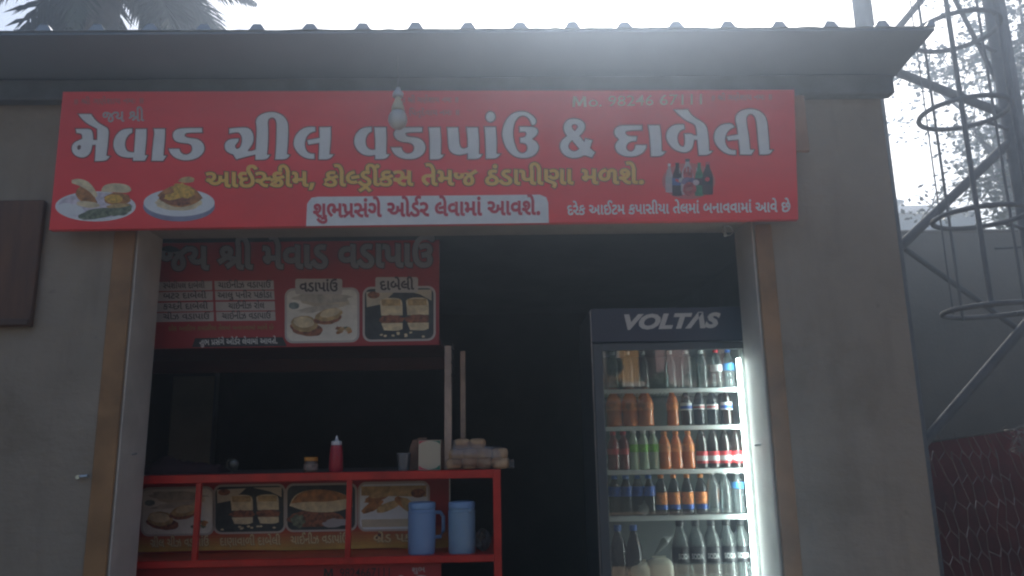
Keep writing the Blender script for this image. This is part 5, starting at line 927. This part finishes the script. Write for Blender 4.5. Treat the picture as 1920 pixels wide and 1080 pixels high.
for z in (z1_, z2_, z3_, z4_): part('guard_bracket', tm, mast, lambda b: b.tube([(cx+.2, GY+.12, z), (lb, TY, z)], .012, 8))

BWY = 6.8
bz = at(1800, 431, BWY)[1]; bwall = thing('boundary_wall', 'plain grey cement boundary wall behind the mast at the right', 'wall', (4.5, BWY, 0))
bwm = mat('cement_wall', (.12, .105, .08), .9, 0, 1.2, .3, 30, col2=(.18, .16, .125), detail=8)
part('body', bwm, bwall, lambda b: b.box(1.9, 12, BWY, BWY+.2, 0, bz-.03)); part('coping', bwm, bwall, lambda b: b.box(1.89, 12, BWY-.02, BWY+.22, bz-.0295, bz, .008))
m0, m1 = pt(1735, 832, 6.4), pt(1965, 798, 5.0)
mw = thing('maroon_panel', 'low maroon painted wall behind the wire netting at the lower right', 'low wall', ((m0.x+m1.x)/2, 5.7, 0))
mar = mat('maroon_paint', (.17, .026, .026), .8, .3, 3, .2, 40)
dv = (m1-m0); dv.z = 0; nv = Vector((-dv.y, dv.x, 0)).normalized()*.1
part('body', mar, mw, lambda b: b.rings([[Vector((m0.x, m0.y, 0)), Vector((m1.x, m1.y, 0)), Vector((m1.x, m1.y, 0))+nv, Vector((m0.x, m0.y, 0))+nv], [m0, m1, m1+nv, m0+nv]]))
part('coping', bwm, mw, lambda b: b.tube([m0+nv*.5+Vector((0, 0, .012)), m1+nv*.5+Vector((0, 0, .012))], .012, 6))
# chicken wire
n0, n1 = Vector((1.765, 3.36, 0)), Vector((2.78, 3.98, 0))
net = thing('wire_netting', 'loose chicken wire netting stretched in front of the maroon wall', 'netting', n0)
wire = mat('net_wire', (.15, .135, .13), .5, metal=.4)
def netf(b):
    u = (n1-n0).normalized(); W = (n1-n0).length; c = .048; zs = 1.6; ny = int(1.3/(1.5*c*zs)); nx = int(W/(c*1.732)); r2 = random.Random(3); cachev = {}
    def V(i, j, k):
        key = (i, j, k); x, z = (i+.5*(j % 2))*c*1.732, .04+zs*(j*1.5*c+(c if k else 0))
        if key not in cachev: cachev[key] = n0+u*(x+.42*(.75-z)+r2.uniform(-.007, .007))+Vector((r2.uniform(-.01, .01)+.02*math.sin(z*5+x*3), r2.uniform(-.01, .01), z+r2.uniform(-.006, .006)))
        return cachev[key]
    for j in range(ny):
        for i in range(-4, nx+4):
            if not 0 < (i*c*1.732+.42*(.75-.04-zs*j*1.5*c)) < W: continue
            if j > ny-4 and r2.random() < .3: continue
            b.tube([V(i, j, 0), V(i, j, 1)], .0019, 4, False)
            if j+1 < ny:
                o = j % 2; b.tube([V(i, j, 1), V(i+o-1, j+1, 0)], .0019, 4, False); b.tube([V(i, j, 1), V(i+o, j+1, 0)], .0019, 4, False)
part('mesh', wire, net, netf, kind='stuff')
part('stake', mat('stake_wood', (.10, .08, .06), .8, .3, 20), net, lambda b: (b.tube([(n1.x, n1.y, 0), (n1.x, n1.y, 1.3)], .02, 8), b.tube([(n0.x+.02, n0.y+.01, 0), (n0.x+.02, n0.y+.01, 1.0)], .01, 8)))
wp = pt(1908, 815, 3.9)
tng = thing('wire_tangle', 'pale tangle of loose wire caught on the netting at the right edge', 'wire', (wp.x, 3.9, wp.z-.15))
r2 = random.Random(12)
for k in range(5):
    pts = []; a0 = r2.uniform(0, 6)
    for i in range(26):
        a = a0+i*.42; R = .05+.03*math.sin(i*.7+k); pts.append((wp.x+R*math.cos(a)+.01*k, 3.9+.02*math.sin(i), wp.z+.06*math.sin(a*.8+k)-.002*i+r2.uniform(-.006, .006)))
    part('strand', wire, tng, lambda b: b.tube(pts, .0016, 4))

# far pale building seen over the wall
HY = 16.0
h0, h1 = pt(1640, 415, HY), pt(1800, 440, HY)
far = thing('far_house', 'pale house with a small capped roof turret showing over the boundary wall', 'house', ((h0.x+h1.x)/2, HY, 0))
pale = mat('pale_house', (.52, .55, .54), .8, .06, 2)
ze = at(1700, 392, HY)[1]; xr = at(1835, 420, HY)[0]; xl = at(1672, 400, HY)[0]-1.6
zw = at(1700, 401, HY)[1]; ta, tb = at(1704, 380, HY)[0], at(1729, 380, HY)[0]; tz = at(1715, 366, HY)[1]
part('wall', pale, far, lambda b: b.box(xl, xr, HY, HY+5, 0, zw))
part('roof', mat('pale_roof', (.42, .43, .42), .8, .1, 3), far, lambda b: b.rings([[(xl-.1, HY-.1, zw+.001), (xr+.1, HY-.1, zw+.001), (xr+.1, HY+5, zw+.001), (xl-.1, HY+5, zw+.001)], [(xl+1.0, HY+.4, zw+.32), (xr-.9, HY+.4, zw+.32), (xr-.9, HY+4, zw+.32), (xl+1.0, HY+4, zw+.32)]]))
tr_ = part('turret', pale, far, lambda b: b.box(ta, tb, HY+1.0, HY+1.5, zw+.323, tz+.12))
part('cap', mat('turret_cap', (.45, .42, .38), .8), tr_, lambda b: b.rings([[(ta-.1, HY+.9, tz+.121), (tb+.12, HY+.9, tz+.121), (tb+.12, HY+1.6, tz+.121), (ta-.1, HY+1.6, tz+.121)], [(ta-.1, HY+.9, tz+.18), (tb+.12, HY+.9, tz+.18), (tb+.12, HY+1.6, tz+.18), (ta-.1, HY+1.6, tz+.18)], [(ta+.12, HY+1.15, tz+.34), (tb-.1, HY+1.15, tz+.34), (tb-.1, HY+1.35, tz+.34), (ta+.12, HY+1.35, tz+.34)]]))
for X in (xl+2.0, xr-1.2):
    wnd = part('window', mat('far_frame', (.3, .3, .3), .6), far, lambda b: b.box(X-.4, X+.4, HY-.03, HY-.002, ze-2.2, ze-1.2)); part('pane', mat('far_pane', (.03, .035, .04), .15), wnd, lambda b: b.box(X-.34, X+.34, HY-.036, HY-.0305, ze-2.14, ze-1.26))

# ------------------------------------------------------------------ trees
leaf_m = mat('leaf', (.045, .07, .03), .6, .5, 1.5); leaf_m2 = mat('leaf_light', (.085, .10, .05), .6, .4, 1.5); bark = mat('bark', (.10, .085, .07), .9, .3, 8, .4)
def leaves(b, clumps, n, size, r2):
    tot = sum(c[3]**2 for c in clumps)
    for c in clumps:
        for _ in range(max(1, int(n*c[3]**2/tot))):
            d = Vector((r2.gauss(0, 1), r2.gauss(0, 1), r2.gauss(0, .8))); d = d.normalized()*c[3]*(r2.random()**.5)
            p = Vector(c[:3])+d; l = size*r2.uniform(.6, 1.3); a = r2.uniform(0, 6.28); t = Vector((math.cos(a), math.sin(a), r2.uniform(-.9, .3))).normalized(); s = t.cross(Vector((r2.uniform(-1, 1), r2.uniform(-1, 1), r2.uniform(-1, 1)))).normalized()*l*.28
            b.mi = 0 if r2.random() < .6 else 1
            b.add([p-t*l*.5, p+s, p+t*l*.5, p-s], [(0, 1, 2, 3)])
def tree(label, base, trunk_h, crown_c, crown_r, n, size, seed, nb=9, tr=.12, group=None, nclump=26, limbs_up=1.0):
    r2 = random.Random(seed); t = thing('leafy_tree', label, 'tree', base, group); B = Vector(base); C_ = Vector(crown_c)
    clumps = []
    for i in range(nclump):
        d = Vector((r2.gauss(0, 1), r2.gauss(0, 1), r2.gauss(0, 1))).normalized(); q = r2.uniform(.35, 1.0)
        clumps.append((C_.x+d.x*crown_r[0]*q, C_.y+d.y*crown_r[1]*q, C_.z+d.z*crown_r[2]*q, r2.uniform(.2, .44)*min(crown_r)))
    fork = B+Vector((0, 0, trunk_h))
    part('trunk', bark, t, lambda b: b.tube([B, B+(fork-B)*.5+Vector((.05, .03, 0)), fork, fork+(C_-fork)*.6, C_+Vector((0, 0, crown_r[2]*.7))], [tr, tr*.85, tr*.7, tr*.4, tr*.08], 10), True)
    def br(b):
        for c in clumps[:nb]:
            s = B+(fork-B)*r2.uniform(.75, 1)+Vector((0, 0, r2.uniform(0, .6*(C_.z-fork.z)))); e = Vector(c[:3]); mid = s+(e-s)*.5+Vector((0, 0, .15*(e-s).length)); b.tube([s, mid, e], [tr*.35, tr*.2, tr*.05], 6)
        for c in clumps:
            for _ in range(5):
                e = Vector(c[:3]); d = Vector((r2.gauss(0, 1), r2.gauss(0, 1), r2.gauss(0, 1))).normalized()*c[3]; b.tube([e, e+d*.6+Vector((0, 0, .04)), e+d], [.010, .007, .003], 4)
    part('limbs', bark, t, br)
    b = MB(); leaves(b, clumps, n, size, r2); b.build('crown', [leaf_m, leaf_m2], t, kind='stuff')
    return t
tc = pt(1875, 190, 9.0)
tree('fine-leaved tree close behind the mast, its crown filling the right edge', (tc.x+.25, 9.0, 0), 3.0, (tc.x+.5, 9.0, tc.z+.1), (1.75, 1.5, 2.6), 6200, .09, 31, 12, .12, None, 40)
tc = pt(1835, 150, 13.5)
tree('taller sparse tree farther back between mast and shop roof', (tc.x+.3, 13.5, 0), 4.0, (tc.x+.3, 13.5, 7.3), (2.0, 1.6, 2.3), 1700, .12, 57, 12, .13, None, 30)
tc = pt(1890, 372, 11.0)
tree('low bushy tree just over the boundary wall', (tc.x+.4, 11.0, 0), 2.6, (tc.x+.5, 11.0, tc.z), (1.5, .9, .9), 2000, .09, 77, 8, .08, None, 18)
# palm behind the shop, at the upper left
PYY = 7.2
pc = pt(205, -75, PYY)
palm = thing('palm_tree', 'dark palm tree whose drooping fronds show over the roof at the upper left', 'palm tree', (pc.x, PYY, 0))
part('trunk', bark, palm, lambda b: b.tube([(pc.x+.1, PYY, 0), (pc.x, PYY, pc.z*.5), (pc.x, PYY, pc.z)], [.2, .16, .15], 12), True)
fm_ = mat('palm_frond', (.022, .036, .018), .8, .4, 3)
def frond_mesh(seed):
    r2 = random.Random(seed); b = MB(); L = 1.75; pts = []
    for i in range(15):
        t = i/14; pts.append(Vector((L*t*(1-.12*t), 0, .42*t-1.0*t*t)))
    b.tube(pts, [.022*(1-.85*i/14) for i in range(15)], 5)
    for i in range(32):
        t = .12+.86*i/31; k = t*14; j = min(13, int(k)); p = pts[j]+(pts[j+1]-pts[j])*(k-j); tg = (pts[j+1]-pts[j]).normalized()
        for s in (-1, 1):
            l = .50*math.sin(math.pi*min(1, .18+.8*t))*r2.uniform(.85, 1.1); d = (tg*.75+Vector((0, s, 0))*.7+Vector((0, 0, r2.uniform(-.35, .1)))).normalized(); wv = tg.cross(d).normalized().cross(d)*.024
            e = p+d*l+Vector((0, 0, -.10*l)); m_ = p+d*l*.5
            b.add([p-wv*.6, p+wv*.6, m_+wv, e, m_-wv], [(0, 1, 2, 3, 4)])
    o = b.build('frond', fm_); d = o.data; bpy.data.objects.remove(o); return d
fms = [frond_mesh(s) for s in (1, 2, 3)]
r2 = random.Random(40)
for i in range(44):
    o = bpy.data.objects.new('frond', fms[i % 3]); COL.objects.link(o); o.parent = palm; o.location = (0, 0, pc.z-.02)
    o.rotation_euler = (r2.uniform(-.3, .3), r2.uniform(-.7, .75), i*2.399+r2.uniform(-.2, .2)); s = r2.uniform(.8, 1.05); o.scale = (s, s, s)
# thin overhead cable behind the roof
c0, c1 = pt(1168, -30, 6.2), pt(1143, 62, 6.2)
cab = thing('overhead_cable', 'thin dark cable hanging behind the middle of the roof edge', 'cable', (c1.x, 6.2, c1.z))
d = (c1-c0)
part('strand', mat('cable_black', (.02, .02, .02), .6), cab, lambda b: b.tube([c0-d*1.2, c0, c0+d*.5+Vector((.006, 0, 0)), c1, c1+d*.3], .0035, 5))

# ------------------------------------------------------------------ across the street (mirrored in the refrigerator door)
def house(label, x0, x1, y, h, m, wins, trim, door=None):
    t = thing('street_house', label, 'house', ((x0+x1)/2, y, 0), 'houses across the street')
    part('wall', m, t, lambda b: b.box(x0, x1, y-5, y, 0, h)); part('parapet', trim, t, lambda b: b.box(x0-.08, x1+.08, y-5.05, y+.1, h+.001, h+.35, .02)); part('ledge', trim, t, lambda b: b.box(x0-.05, x1+.05, y+.001, y+.35, 2.55, 2.65))
    for (a, z0, ww, hh) in wins:
        f = part('window', trim, t, lambda b: b.box(a, a+ww, y+.001, y+.05, z0, z0+hh)); part('pane', mat('street_pane', (.03, .04, .045), .12), f, lambda b: [b.box(a+.05+i*(ww-.06)/2, a+i*(ww-.06)/2+(ww-.06)/2, y+.0505, y+.058, z0+.06, z0+hh-.06) for i in range(2)])
    if door: part('door', mat('street_door', (.10, .06, .04), .6, .2, 6), t, lambda b: b.box(door, door+.95, y+.001, y+.045, .05, 2.1))
trim = mat('house_trim', (.55, .50, .44), .7, .1, 4)
house('ochre plastered house across the street, facing the shop', -3.0, 3.35, -11, 4.2, mat('ochre_wall', (.48, .26, .07), .85, .15, 1.5, .1), [(2.2, 2.85, .7, .9), (-.8, 2.9, 1, 1), (-2.4, 1, 1, 1.1), (1.6, 1, 1, 1.1)], trim, .2)
house('dusty pink plastered house across the street, facing the shop', 3.75, 11, -11, 5.6, mat('pink_wall', (.38, .25, .24), .85, .15, 1.5, .1), [(4.5, 3.0, .8, 1.0), (6.6, 3, 1, 1.1), (5.2, .9, 1.1, 1.2)], trim, 8.0)
house('pale green plastered house across the street, farther left', -12, -3.3, -11, 4.8, mat('green_wall', (.28, .36, .27), .85, .15, 1.5, .1), [(-10.5, 1, 1.1, 1.2), (-7, 1, 1.1, 1.2), (-5, 3, 1, 1)], trim, -9)
cw = thing('reflection_blocker', 'added dark wall blocking reflections, in front of the ochre and pink houses across the street', 'wall', (3, -8.0, 0))  # unseen, added to keep house reflections off the lower refrigerator shelves
part('body', mat('blocker_dark', (.045, .05, .04), .9, .4, 2, .3), cw, lambda b: b.box(-3.2, 11, -8.1, -7.95, .005, 2.0)); part('coping', mat('blocker_coping', (.10, .10, .09), .9, .2, 4), cw, lambda b: b.box(-3.25, 11.05, -8.14, -7.91, 2.0005, 2.08, .01))
for X in (-3.1, .6, 4.2, 7.8): part('pillar', MATS['blocker_dark'], cw, lambda b: b.box(X, X+.3, -7.949, -7.85, .005, 1.99))
tree('small green street tree beside the ochre house', (3.45, -8.6, 0), 1.7, (3.45, -8.6, 3.0), (.75, .6, 1.1), 1500, .12, 91, 6, .07, None, 14)
tree('slim green street tree in front of the ochre house', (2.2, -8.4, 0), 1.6, (2.2, -8.4, 2.9), (.4, .5, .9), 900, .12, 93, 6, .06, None, 10)

# ------------------------------------------------------------------ added haze volume that imitates the lens glare veil
b = MB(); b.box(-122, 122, -122, 122, -1, 10.8)
hz = bpy.data.materials.new('veil_haze'); hz.use_nodes = True; n = hz.node_tree; n.nodes.remove(n.nodes['Principled BSDF'])
v = n.nodes.new('ShaderNodeVolumePrincipled'); v.inputs['Color'].default_value = (.61, .765, 1.0, 1); v.inputs['Density'].default_value = .029; v.inputs['Anisotropy'].default_value = .835
n.links.new(v.outputs[0], n.nodes['Material Output'].inputs['Volume'])
o = b.build('haze', hz); o['kind'] = 'stuff'
